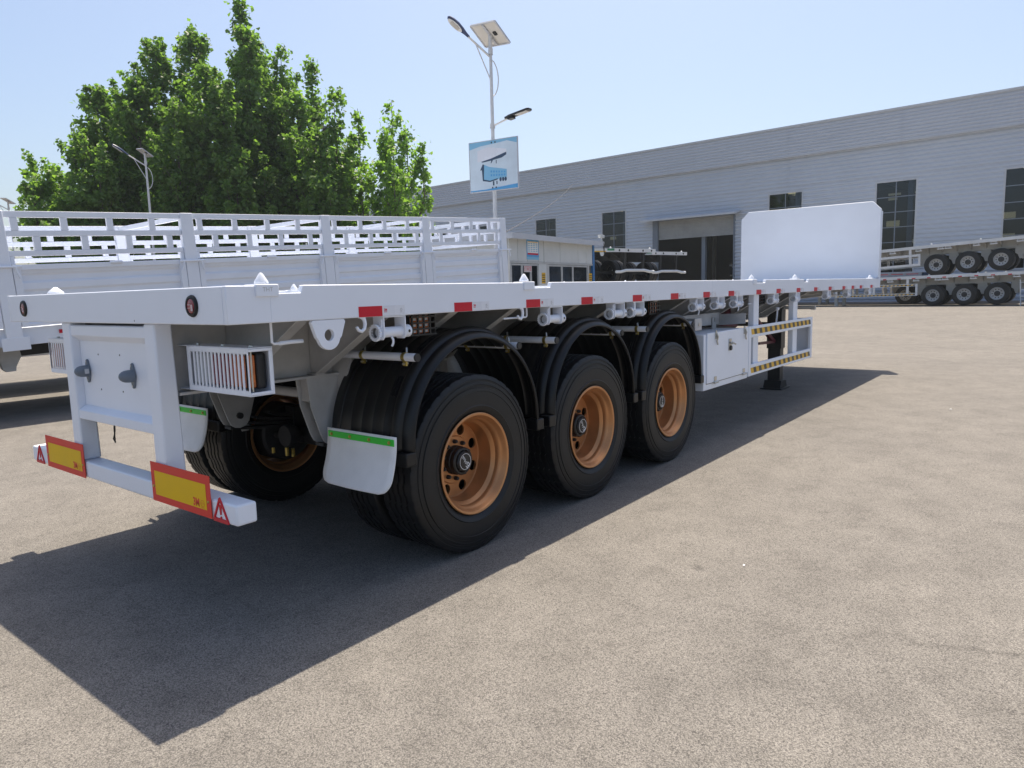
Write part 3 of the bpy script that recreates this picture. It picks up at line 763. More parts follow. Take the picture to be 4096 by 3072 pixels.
# wheels, axles, springs
logo_angles = [R(128), R(122), R(88)]
def wheel_set(x, s, ang):
    rot = (0, 0, 0) if s < 0 else (0, 0, math.pi)
    wv = random.uniform(0, 6.28)
    for k, nm in ((0, "outer_wheel"), (1, "inner_wheel")):
        wy = s * (HW - 0.002 - 0.325 * k)
        wt = put(nm, TYRE, TR, (x, wy - s * 0.14, 0.528), rot=(0, wv + k * 0.013, 0) if s < 0 else (0, wv, math.pi))
        if k == 0:
            hold = (0, -0.14, 0)
            # rim parts counter-rotated so the cap reads as photographed
            for me, n2 in ((RIM, "rim"), (HUB, "hub_cap"), (NUTS, "wheel_nuts"), (RING, "hub_ring"), (hub_logo(ang), "hub_logo")):
                q = put(n2, me, wt, hold, rot=(0, -wv, 0))
                if n2 == 'wheel_nuts': q['kind'] = 'stuff'
        else:
            put("inner_rim", INRIM, wt, (0, -0.14, 0))
for i, x in enumerate(XA):
    for s in (-1, 1): wheel_set(x, s, logo_angles[i])
    ax = MB().tube([(x, -0.62, 0.53), (x, 0.62, 0.53)], 0.065, 20).obj("axle", DARK, TR)
    for s in (-1, 1):
        put("brake_drum", DRUM, ax, (x, s * (HW + 0.0), 0.53), rot=(0, 0, 0) if s < 0 else (0, 0, math.pi))
        MB().lathe([(0.0005, -0.02), (0.075, -0.02), (0.08, 0.0), (0.08, 0.03), (0.07, 0.05), (0.045, 0.10), (0.03, 0.11), (0.0005, 0.11)], 24, o=(x - 0.20, s * 0.36, 0.56), axis='x').obj("brake_chamber", DARK, ax)
        MB().tube([(x - 0.13, s * 0.30, 0.53), (x - 0.13, s * 0.60, 0.53)], 0.02, 12).lathe([(0.035, -.02), (0.035, .02)], 16, o=(x - .13, s * .46, .53)).box(x - .155, x - .105, s * .46 - .012, s * .46 + .012, .40, .56).obj("slack_adjuster", DARK, ax)
        MB().tube([(x - .16, s * .43, .46), (x - .16, s * .43, .40)], 0.014, 6).tube([(x - .11, s * .43, .445), (x - .11, s * .43, .385)], 0.014, 6).tube([(x - .16, s * .60, .44), (x - .16, s * .60, .40)], .013, 6).obj("brass_fitting", BRASS, ax)
        ls = MB()
        for k in range(4):
            hw_ = 0.56 - 0.1 * k
            pts = [(x + t * hw_, s * 0.5, 0.635 + 0.022 * k - 0.075 * (1 - t * t) * 0.0 + 0.05 * (t * t) - 0.02) for t in np.linspace(-1, 1, 9)]
            for p, q in zip(pts[:-1], pts[1:]): ls.bar(p, q, 0.075, 0.018)
        ls.box(x - 0.07, x + 0.07, s * .5 - .05, s * .5 + .05, 0.56, 0.74).obj("leaf_spring", DARK, TR)
def hanger(x, s, rear_one=False):
    b = MB()
    poly = [(-0.16, 1.07), (0.16, 1.07), (0.14, 0.90), (0.085, 0.735)] + [(0.075 * math.cos(t), 0.72 + 0.06 * math.sin(t)) for t in np.linspace(-0.2, -math.pi + 0.2, 7)] + [(-0.085, 0.735), (-0.14, 0.9)]
    for yy in (s * 0.5 - 0.055, s * 0.5 + 0.047): b.prism(poly, (x, yy, 0), (1, 0, 0), (0, 0, 1), (0, 1, 0), 0.008)
    b.box(x - 0.13, x - 0.122, s * .5 - .046, s * .5 + .046, 0.93, 1.065).box(x - 0.12, x + 0.12, s * .5 - .046, s * .5 + .046, 1.055, 1.066)
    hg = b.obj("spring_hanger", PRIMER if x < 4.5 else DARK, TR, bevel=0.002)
    MB().tube([(x, s * 0.5 - 0.075, 0.745), (x, s * 0.5 + 0.075, 0.745)], 0.022, 10).box(x - .05, x + .05, s * .5 - .045, s * .5 + .045, .80, .86).obj("hanger_bolt", DARK, hg)
for xx in (1.02, 2.18, 3.49, 4.80):
    for s in (-1, 1): hanger(xx, s)
    MB().tube([(xx - 0.02, -0.455, 0.955), (xx - 0.02, 0.455, 0.955)], 0.03, 16).obj("cross_tube", PRIMER, TR)
# gusset ribs beside the rear hanger on the near side
for s in (-1, 1):
    MB().prism([(0.51, 1.53), (0.74, 1.53), (0.70, 1.20), (0.58, 0.95), (0.51, 0.93)], (1.08, 0, 0), (0, s, 0), (0, 0, 1), (1, 0, 0), 0.010).obj("gusset", PRIMER, TR)
    MB().prism([(0.555, 1.07), (0.60, 1.07), (0.60, 0.82), (0.64, 0.66), (0.60, 0.60), (0.555, 0.78)], (1.12, 0, 0), (0, s, 0), (0, 0, 1), (1, 0, 0), 0.06).obj("bracket", PRIMER, TR, bevel=0.004)

# mudguards
def mudguard(x, s):
    cx, cz, Rm = x + 0.052, 0.715, 0.603
    pr = [(0.615, 0.0), (0.68, 0.0), (0.684, 0.004), (0.690, 0.004), (0.694, 0.0)]
    for g in (0.78, 0.87, 0.96, 1.05): pr += [(g, 0.0), (g + 0.004, 0.002), (g + 0.008, 0.002), (g + 0.012, 0.0)]
    pr += [(1.115, 0.0), (1.125, 0.010), (1.150, 0.016), (1.172, 0.012), (1.182, 0.0), (1.188, -0.012), (1.205, -0.013), (1.228, -0.018), (1.243, -0.03), (1.249, -0.045), (1.247, -0.05), (1.235, -0.045)]
    path = []
    path.append((cx + Rm, cz - 0.05, 0.0))
    for t in np.linspace(0, math.pi, 41): path.append((cx, cz, t))
    vs = []; m = len(pr)
    secs = [("l", 0.0, -0.02)] + [("a", t, 0) for t in np.linspace(0, math.pi, 45)] + [("l", math.pi, -0.02)]
    for kd, t, dz in secs:
        for y, d in pr: vs.append((cx + (Rm + d) * math.cos(t), s * y, cz + (Rm + d) * math.sin(t) + dz))
    fs = [(i * m + j, i * m + j + 1, (i + 1) * m + j + 1, (i + 1) * m + j) for i in range(len(secs) - 1) for j in range(m - 1)]
    # mudguard skin with thickness
    o = MB().add(vs, fs).obj("mudguard", PLASTIC, TR, smooth=40)
    sol = o.modifiers.new("solid", 'SOLIDIFY'); sol.thickness = 0.006; sol.offset = 0
    # moulded end blocks
    e = MB()
    for t, dx in ((math.pi, -1), (0, 1)):
        xa = cx + dx * (Rm + 0.02); xb = cx + dx * (Rm - 0.055)
        x0_, x1_ = min(xa, xb), max(xa, xb)
        lo = 0.60 if dx < 0 else 1.16
        y0_, y1_ = min(s * lo, s * 1.252), max(s * lo, s * 1.252)
        zz = cz - 0.018
        MB().box(x0_, x1_, y0_, y1_, zz - 0.075, zz).obj("mudguard_end", PLASTIC, o, bevel=0.007)
    # slot lugs near the tubes
    for t in (R(148), R(118)):
        lg = MB()
        px, pz = cx + (Rm + 0.006) * math.cos(t), cz + (Rm + .006) * math.sin(t)
        tx, tz = -math.sin(t), math.cos(t)
        for yy in (1.075, 1.095): lg.bar((px - tx * .06, s * yy, pz - tz * .06), (px + tx * .06, s * yy, pz + tz * .06), 0.006, 0.012, up=(math.cos(t), 0, math.sin(t)))
        lg.obj("clamp_slot", PLASTIC, o)
    # support tubes with clamps
    for dx, zt in ((-0.444, 1.196), (0.448, 1.192)):
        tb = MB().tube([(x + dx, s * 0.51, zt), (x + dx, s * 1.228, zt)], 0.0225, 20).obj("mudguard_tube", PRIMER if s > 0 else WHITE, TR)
        MB().tube([(x + dx, s * 1.228, zt), (x + dx, s * 1.238, zt)], 0.0228, 20).obj("tube_plug", BLACK, tb, bevel=0.002)
        for yy in (0.80, 1.14):
            c = MB().lathe([(0.0228, -0.012), (0.0255, -0.012), (0.0255, 0.012), (0.0228, 0.012)], 20, o=(x + dx, s * yy, zt), closed=True)
            c.box(x + dx - 0.006, x + dx + .006, s * yy - .012, s * yy + .012, zt - .048, zt - .022)
            cl = c.obj("tube_clamp", BRASS, tb)
            MB().tube([(x + dx - .02, s * yy, zt - .036), (x + dx + .02, s * yy, zt - .036)], 0.006, 6).tube([(x + dx + .012, s * yy, zt + .022), (x + dx + .022, s * (yy - .01), zt + .048)], .006, 6).obj("clamp_bolt", STEEL, cl)
for x in XA:
    for s in (-1, 1): mudguard(x, s)
# mud flaps behind the rear axle
def flap(s):
    b = MB()
    y0, y1 = 0.655, 1.222
    zt = 0.792; hgt = 0.30
    nz, ny = 30, 12
    rc = 0.075
    vs = []; idx = {}
    for i in range(nz + 1):
        v = i / nz; z = zt - hgt * v
        inset = 0
        dz = z - (zt - hgt)
        if dz < rc: inset = rc - math.sqrt(max(0, rc * rc - (rc - dz) ** 2))
        for j in range(ny + 1):
            uu = j / ny
            y = y0 + inset + (y1 - y0 - 2 * inset) * uu
            xx = 0.912 - 0.075 * v * v - 0.01 * math.sin(uu * 3.1) * v
            vs.append((xx, s * y, z))
    fs = [(i * (ny + 1) + j, i * (ny + 1) + j + 1, (i + 1) * (ny + 1) + j + 1, (i + 1) * (ny + 1) + j) for i in range(nz) for j in range(ny)]
    o = b.add(vs, fs).obj("mud_flap", FLAP, TR, smooth=60)
    so_ = o.modifiers.new("solid", 'SOLIDIFY'); so_.thickness = 0.006; so_.offset = 0
    ya, yb_ = s * (y0 + 0.012), s * (y1 - 0.012)
    g = MB().box(0.902, 0.9078, min(ya, yb_), max(ya, yb_), zt - 0.05, zt - 0.014).obj("green_strip", GREEN, o, bevel=0.002)
    for k in range(4):
        yy = y0 + 0.045 + k * (y1 - y0 - 0.09) / 3
        MB().lathe([(0.0005, 0.8935), (0.006, 0.894), (0.0065, 0.899), (0.010, 0.8995), (0.010, 0.9018)], 10, o=(0, s * yy, zt - 0.032), axis='x').obj("flap_bolt", BRASS, g)
flap(-1); flap(1)

# side details ---------------------------------------------------------------
REFX = [0.684, 1.364, 2.032, 2.676, 3.422, 4.096, 4.782, 5.403, 6.203, 6.874, 7.644, 8.406, 9.128, 9.894, 10.455, 10.99, 11.766]
rm = MB().box(0, 0.150, -0.0012, 0, 0, 0.051).mesh("red_reflector", RED)
wm = MB().box(0.1502, 0.302, -0.0012, 0, 0, 0.051).mesh("white_tape", TAPEW)
lm = MB().text("3M", 0.018, (0.171, -0.0014, 0.030), (0.9, 0, 0), (0, 0, 1), bold=0.035)
lm.add([(0.1605, -.0014, .0185), (.181, -.0014, .0185), (.181, -.0014, .0215), (.1605, -.0014, .0215)], [(0, 1, 2, 3)])
lmm = lm.mesh("printed_mark", RED, smooth=0, recalc=False)
gm = MB().lathe([(0.0075, -0.0014), (0.0062, -0.0014)], 20, o=(0.277, 0, 0.028)).text("C", 0.008, (0.277, -.0014, .028), (1, 0, 0), (0, 0, 1)).text("006292", 0.0055, (0.277, -.0014, .0155), (1, 0, 0), (0, 0, 1)).mesh("approval_mark", PRINTG, smooth=0, recalc=False)
for i, x in enumerate(REFX):
    for s in ((-1, 1) if i < 2 else (-1,)):
        o = put("red_reflector", rm, TR, (x, -HW - 0.0004, 1.4275), rot=None)
        if s > 0: o.location = (x + 0.3, HW + 0.0004, 1.4275); o.rotation_euler = (0, 0, math.pi)
        put("white_tape", wm, o); put("printed_mark", lmm, o); put("approval_mark", gm, o)

# strap winches
def winch_parts():
    br = MB()
    for xa in (0.03, 0.176): 
        poly = [(-0.040, 0.0), (0.040, 0.0), (0.040, -0.105), (0.028, -0.120), (-0.028, -0.120), (-0.040, -0.105)]
        br.prism(poly, (xa, 0, 0), (0, 1, 0), (0, 0, 1), (1, 0, 0), 0.007)
    br.box(0.0375, 0.1755, -0.040, 0.040, -0.007, 0.0)
    bm_ = br.mesh("winch", WHITE)
    dr = MB().tube([(0.012, 0, -0.083), (0.205, 0, -0.083)], 0.027, 20, cap=False).lathe([(0.029, 0.190), (0.033, 0.192), (0.033, 0.232), (0.030, 0.236), (0.024, 0.236), (0.024, 0.20)], 22, o=(0, 0, -0.083), axis='x').mesh("winch_drum", WHITE)
    def teeth(i, j, r, h): return ((r + (0.0035 if j % 2 else -0.0025)) if i in (1, 2) else r, h)
    ra = MB().lathe([(0.026, 0.002), (0.040, 0.0), (0.040, 0.014), (0.026, 0.014)], 40, o=(0, 0, -0.083), axis='x', fn=teeth, closed=True).mesh("ratchet_wheel", WHITE, smooth=20)
    hole = MB().lathe([(0.0262, 0.001), (0.0258, 0.13), (0.0005, 0.131)], 20, o=(0, 0, -0.083), axis='x').mesh("drum_bore", mat("drum_inside", (0.16, 0.165, 0.175), 0.6, var=.3))  # darker grey holds the unlit depth of the bore and its dirt
    holes = MB().lathe([(0.008, -0.0338), (0.0005, -0.034)], 12, o=(0.212, 0, -0.083)).lathe([(0.008, -0.0338), (0.0005, -0.034)], 12, o=(0.212, 0, 0)).mesh("bar_hole", HAZB)
    pawl = MB().prism([(-0.004, 0.0), (0.010, 0.004), (0.012, -0.02), (0.004, -0.04), (0.012, -0.055), (0.004, -0.056), (-0.008, -0.036)], (0.022, -0.020, -0.018), (0, -1, 0), (0, 0, 1), (1, 0, 0), 0.014).mesh("pawl", WHITE)
    tail = MB().tube([(0.10, -0.018, -0.108), (0.102, -0.026, -0.122), (0.103, -0.024, -0.140), (0.098, -0.018, -0.156)], 0.006, 8).mesh("strap_hook", WHITE)
    return bm_, dr, ra, hole, holes, pawl, tail
WP = winch_parts()
WX = [0.803, 2.255, 3.113, 3.433, 4.62, 5.125, 5.625, 6.78, 7.62, 9.09, 10.26, 11.70]
for i, x in enumerate(WX):
    wv = random.uniform(-0.15, 0.15)
    o = put("winch", WP[0], TR, (x + 0.012, -HW + 0.046, ZB - 0.0005), bevel=0.0015)
    put("winch_drum", WP[1], o); put("ratchet_wheel", WP[2], o); put("drum_bore", WP[3], o); put("bar_hole", WP[4], o, (0, 0, 0)); put("pawl", WP[5], o, bevel=0.001)
    if i in (0, 4, 6): put("strap_hook", WP[6], o)
# rope hooks
hk = MB().tube([(0, 0, 0.0), (0.012, 0, -0.012), (0.017, 0, -0.032), (0.012, 0, -0.056), (-0.006, 0, -0.069), (-0.026, 0, -0.062), (-0.036, 0, -0.046)], 0.0105, 12, r2=0.0075).box(-0.018, 0.016, -.008, .008, -.006, 0).mesh("rope_hook", WHITE)
for x in (0.713, 1.992, 3.455, 5.154, 5.645, 6.819, 7.651, 9.135, 10.302, 11.741): put("rope_hook", hk, TR, (x, -HW + 0.012, ZB + 0.001))
# lifting lug
b = MB()
W2_, zt_, zc_ = 0.100, 0.0, -0.078
outer = [(-W2_, 0.0), (W2_, 0.0), (0.070, -0.085)] + [(0.062 * math.cos(t), zc_ + 0.062 * math.sin(t)) for t in np.linspace(-0.15, -math.pi + 0.15, 14)] + [(-0.070, -0.085)]
inn = [(0.027 * math.cos(t), -0.071 + 0.027 * math.sin(t)) for t in np.linspace(0, 2 * math.pi, 28, endpoint=False)]
def resample(poly, c, n):
    out = []
    for k in range(n):
        t = 2 * math.pi * k / n; d = (math.cos(t), math.sin(t)); best = None
        for i in range(len(poly)):
            (ax_, ay_), (bx_, by_) = poly[i], poly[(i + 1) % len(poly)]
            ex, ey = bx_ - ax_, by_ - ay_; den = d[0] * ey - d[1] * ex
            if abs(den) < 1e-9: continue
            tt = ((ax_ - c[0]) * ey - (ay_ - c[1]) * ex) / den; ss = ((ax_ - c[0]) * d[1] - (ay_ - c[1]) * d[0]) / den
            if tt > 0 and -1e-6 <= ss <= 1 + 1e-6 and (best is None or tt < best): best = tt
        out.append((c[0] + d[0] * best, c[1] + d[1] * best))
    return out
nk = 56
oo = resample(outer, (0, -0.071), nk); ii = [(0.027 * math.cos(2 * math.pi * k / nk), -0.071 + 0.027 * math.sin(2 * math.pi * k / nk)) for k in range(nk)]
vs = []
for yy in (0.0, 0.022): vs += [(p, yy, q) for p, q in oo] + [(p, yy, q) for p, q in ii]
fs = []
for k in range(nk):
    j = (k + 1) % nk
    fs += [(k, j, nk + j, nk + k), (2 * nk + k, 2 * nk + j, 3 * nk + j, 3 * nk + k), (k, j, 2 * nk + j, 2 * nk + k), (nk + k, nk + j, 3 * nk + j, 3 * nk + k)]
b.add(vs, fs)
b.obj("lifting_lug", WHITE, TR, loc=(0.506, -HW + 0.002, ZB - 0.0015), bevel=0.0015)
# lever rods below the rail
def rod(pts, grip):
    o = MB().tube(pts, 0.006, 8).obj("lock_lever", WHITE, TR)
    if grip: MB().tube(grip, 0.0095, 10).obj("lever_grip", WHITE, o)
rod([(0.258, -1.16, 1.43), (0.258, -1.16, 1.335), (0.268, -1.16, 1.328), (0.30, -1.16, 1.328)], [(0.295, -1.16, 1.328), (0.36, -1.16, 1.331), (0.42, -1.158, 1.330)])
rod([(2.10, -1.20, 1.43), (2.10, -1.20, 1.372), (2.09, -1.20, 1.366), (1.86, -1.20, 1.366)], None)
rod([(6.42, -1.18, 1.43), (6.42, -1.18, 1.335), (6.40, -1.18, 1.328), (6.15, -1.18, 1.328)], None)
# grilled side lamps
lampbody = MB().box(0.0, 0.165, 0.018, 0.06, -0.098, 0.0).mesh("side_lamp", LENSO)
gr = MB()
for k in range(4):
    gr.box(0.004 + k * 0.045, 0.014 + k * 0.045, -0.002, 0.008, -0.106, 0.004)
    zz = -0.002 - k * 0.033
    gr.box(-0.002, 0.195, -0.004, 0.006, zz - 0.008, zz)
for k in range(4): gr.box(0.14, 0.20, -0.004 + k * .018, 0.002 + k * .018, -0.002 - k * .033 - .008 * 0 - .006, -0.002 - k * .033) if False else None
gr.box(-0.004, 0.0, 0.009, 0.06, -0.106, 0.004).box(0.19, 0.196, 0.009, 0.06, -0.106, 0.004)
grm = gr.mesh("lamp_grille", BLACK)
grc = MB()
for r_ in range(3):
    for c_ in range(3): grc.box(0.02 + c_ * .045, 0.046 + c_ * .045, 0.012, 0.0185, -0.026 - r_ * .033, -0.014 - r_ * .033)
grcm = grc.mesh("lens_strip", LENSW)
for x in (1.125, 3.90, 6.62):
    o = put("side_lamp", lampbody, TR, (x, -1.15, 1.414), bevel=0.003)
    put("lamp_grille", grm, o); put("lens_strip", grcm, o)
    MB().box(-0.02, 0.19, 0.061, 0.07, -0.10, 0.02).obj("lamp_bracket", WHITE, o)
# cones (container locating pins)
def cone(x, y, block, txt=False, cr=0.029, ch=0.047):
    b = MB()
    if block:
        o = b.box(-0.055, 0.055, -0.045, 0.045, -0.05, 0.003).obj("container_lock", WHITE, TR, loc=(x, y, 1.588), bevel=0.004)
        zb = 0.006
    else:
        o = b.box(-0.055, 0.055, -0.045, 0.045, -0.05, 0.012).obj("container_lock", WHITE, TR, loc=(x, y, 1.588), bevel=0.003); zb = 0.014
    MB().lathe([(0.0005, zb + ch), (cr * .22, zb + ch * .96), (cr * .42, zb + ch * .78), (cr, zb + .009), (cr * 1.03, zb + .004), (cr, zb)], 22, axis='z').obj("lock_cone", WHITE, o)
    if txt: MB().text("THT", 0.026, (0.0, -0.0456, -0.020), (1, 0, 0), (0, 0, 1)).obj("cast_mark", PRIMER, o, smooth=0)
cone(0.190, -1.215, True, True); cone(2.06, -1.215, True); cone(6.14, -1.215, True); cone(7.72, -1.2, False); cone(11.93, -1.2, False)
cone(0.26, 1.215, True, False, .046, .042); cone(2.06, 1.215, True); cone(6.14, 1.215, True); cone(7.72, 1.2, False); cone(11.93, 1.2, False)

# toolbox
TB = MB().box(4.832, 5.995, -1.238, -0.72, 0.537, 1.075).obj("toolbox", WHITE, TR, bevel=0.005)
MB().box(4.885, 5.985, -1.252, -1.2385, 0.600, 1.086).obj("toolbox_door", WHITE, TB, bevel=0.006)
MB().box(4.89, 5.98, -1.2395, -1.2385, 0.593, 0.600).obj("door_gap", HAZB, TB)
for x in (5.08, 5.85):
    l = MB().box(x - 0.018, x + 0.018, -1.262, -1.2525, 1.02, 1.105).obj("toggle_latch", STEEL, TB, bevel=0.003)
    MB().tube([(x, -1.264, 1.075), (x + 0.006, -1.275, 1.04), (x + 0.004, -1.266, 1.0), (x + 0.02, -1.268, 0.965)], 0.008, 8).tube([(x - .02, -1.262, 1.04), (x + .02, -1.262, 1.04)], .008, 8).obj("latch_arm", STEEL, l)
    hg = MB().box(x - 0.03, x + 0.03, -1.2565, -1.2525, 0.612, 0.655).obj("door_hinge", STEEL, TB)
    MB().tube([(x - 0.045, -1.260, 0.598), (x + 0.055, -1.260, 0.598)], 0.011, 10).obj("hinge_pin", STEEL, hg)
lk = MB().box(5.415, 5.49, -1.258, -1.2525, 0.88, 1.0).obj("door_lock", STEEL, TB, bevel=0.006)
MB().tube([(5.45, -1.26, 0.958), (5.46, -1.285, 0.952)], 0.012, 10).tube([(5.43, -1.285, 0.965), (5.52, -1.287, 0.94)], 0.008, 8).obj("lock_handle", STEEL, lk)
MB().lathe([(0.026, -1.259), (0.024, -1.272), (0.0005, -1.275)], 18, o=(5.452, 0, 0.905)).obj("lock_cap", BLACK, lk)
# toolbox hanger rails
rl_ = MB()
rl_.prism([(-1.22, 1.125), (-0.5, 1.075), (-0.5, 1.21), (-1.22, 1.235)], (4.775, 0, 0), (0, 1, 0), (0, 0, 1), (1, 0, 0), 0.006)
rl_.prism([(-1.22, 1.125), (-0.5, 1.075), (-0.5, 1.21), (-1.22, 1.235)], (5.97, 0, 0), (0, 1, 0), (0, 0, 1), (1, 0, 0), 0.006)
rl_.box(4.64, 4.79, -1.235, -1.225, 1.125, 1.235)
rl_.box(4.80, 5.98, -0.93, -0.92, 1.12, 1.245)
for x in (5.25, 5.80): rl_.box(x - .05, x + .05, -0.945, -0.932, 1.055, 1.20)
rl_.obj("toolbox_hanger", PRIMER, TR, bevel=0.002)
MB().lathe([(0.0005, -1.2405), (0.016, -1.24), (0.017, -1.236)], 12, o=(4.72, 0, 1.18)).lathe([(0.0005, -.953), (0.018, -.952), (.02, -.946)], 12, o=(5.25, 0, 1.17)).lathe([(0.0005, -.953), (0.018, -.952), (.02, -.946)], 12, o=(5.80, 0, 1.17)).obj("hanger_bolt", STEEL, TR)
# side guard with hazard tape
SGm = MB()
SGm.box(6.005, 6.075, -1.25, -1.215, 0.547, 1.088).box(8.31, 8.385, -1.25, -1.215, 0.547, 1.088)
SGm.box(6.076, 8.309, -1.249, -1.214, 0.965, 1.087).box(6.076, 8.309, -1.249, -1.214, 0.548, 0.672)
SG = SGm.obj("side_guard", WHITE, TR, bevel=0.006)
for xa, xb in ((6.24, 6.40), (7.66, 7.83)): MB().box(xa, xb, -1.2135, -1.15, 0.60, 1.43).obj("guard_post", WHITE, SG, bevel=0.006)
MB().box(8.376, 8.384, -1.2145, -0.98, 0.56, 1.075).box(8.32, 8.375, -0.986, -0.98, .56, 1.075).obj("guard_return", WHITE, SG)
tapeb = MB().box(0, 0.0, 0, 0, 0, 0); tapeb = MB(); tapey = MB()
for z in (1.028, 0.607):
    n = 26; L_ = 8.30 - 6.09; st = L_ / n
    for k in range(n):
        xa = 6.09 + k * st
        (tapeb if k % 2 else tapey).add([(xa, -1.2505, z - .03), (xa + st, -1.2505, z - .03), (xa + st - 0.03, -1.2505, z + .03), (xa - 0.03, -1.2505, z + .03)], [(0, 1, 2, 3)])
        (tapeb if k % 2 else tapey).v
tapey.obj("yellow_tape_stripes", HAZY, SG, smooth=0, recalc=False)["kind"] = "stuff"
tapeb.obj("black_tape_stripes", HAZB, SG, smooth=0, recalc=False)["kind"] = "stuff"
MB().tube([(7.35, -1.10, 1.02), (7.33, -1.12, 1.22)], 0.011, 8).tube([(7.33, -1.12, 1.22), (7.328, -1.122, 1.25)], 0.022, 12).obj("crank_handle", WHITE, TR)
# landing gear
for s in (-1, 1):
    y0, y1 = (-0.665, -0.455) if s < 0 else (0.455, 0.665)
    lg = MB().box(8.96, 9.14, y0, y1, 0.60, 1.36).obj("landing_leg", BLACK, TR, bevel=0.006)
    MB().box(8.975, 9.125, y0 + .015, y1 - .015, 0.13, 0.66).obj("lower_leg", BLACK, lg, bevel=0.005)
    MB().prism([(-0.10, 0.13), (0.10, 0.13), (0.16, 0.022), (-0.16, 0.022)], (9.05, y0 - 0.02, 0), (1, 0, 0), (0, 0, 1), (0, 1, 0), 0.25).box(8.86, 9.24, y0 - .05, y1 + .05, 0.004, 0.022).obj("foot", BLACK, lg, bevel=0.004)
    MB().bar((8.95, (y0 + y1) / 2, 0.70), (8.30, s * 0.50, 1.08), 0.05, 0.05).bar((8.95, (y0 + y1) / 2, .70), (8.3, (y0 + y1) / 2, .72), .035, .035).obj("leg_brace", MAROON, lg)
MB().tube([(9.05, -1.05, 1.19), (9.05, 0.45, 1.19)], 0.025, 12).box(9.02, 9.08, -1.10, -1.05, 1.16, 1.22).obj("landing_shaft", PRIMER, TR)
MB().bar((9.05, -.45, .95), (9.05, .45, .95), .06, .06).obj("leg_cross_bar", BLACK, TR)
MB().tube([(6.9, -0.25, 0.98), (7.9, -0.25, 0.98)], 0.14, 20).obj("air_tank", BLACK, TR)
MB().prism([(6.60, 1.06), (7.08, 1.02), (7.10, 1.16), (6.86, 1.27), (6.6, 1.17)], (0, -0.72, 0), (1, 0, 0), (0, 0, 1), (0, 1, 0), 0.06).obj("valve_box", MAROON, TR, bevel=0.01)
MB().box(9.6, 12.3, -0.42, 0.42, 1.30, 1.315).tube([(10.6, 0, 1.30), (10.6, 0, 1.18)], 0.045, 16).obj("kingpin_plate", DARK, TR)

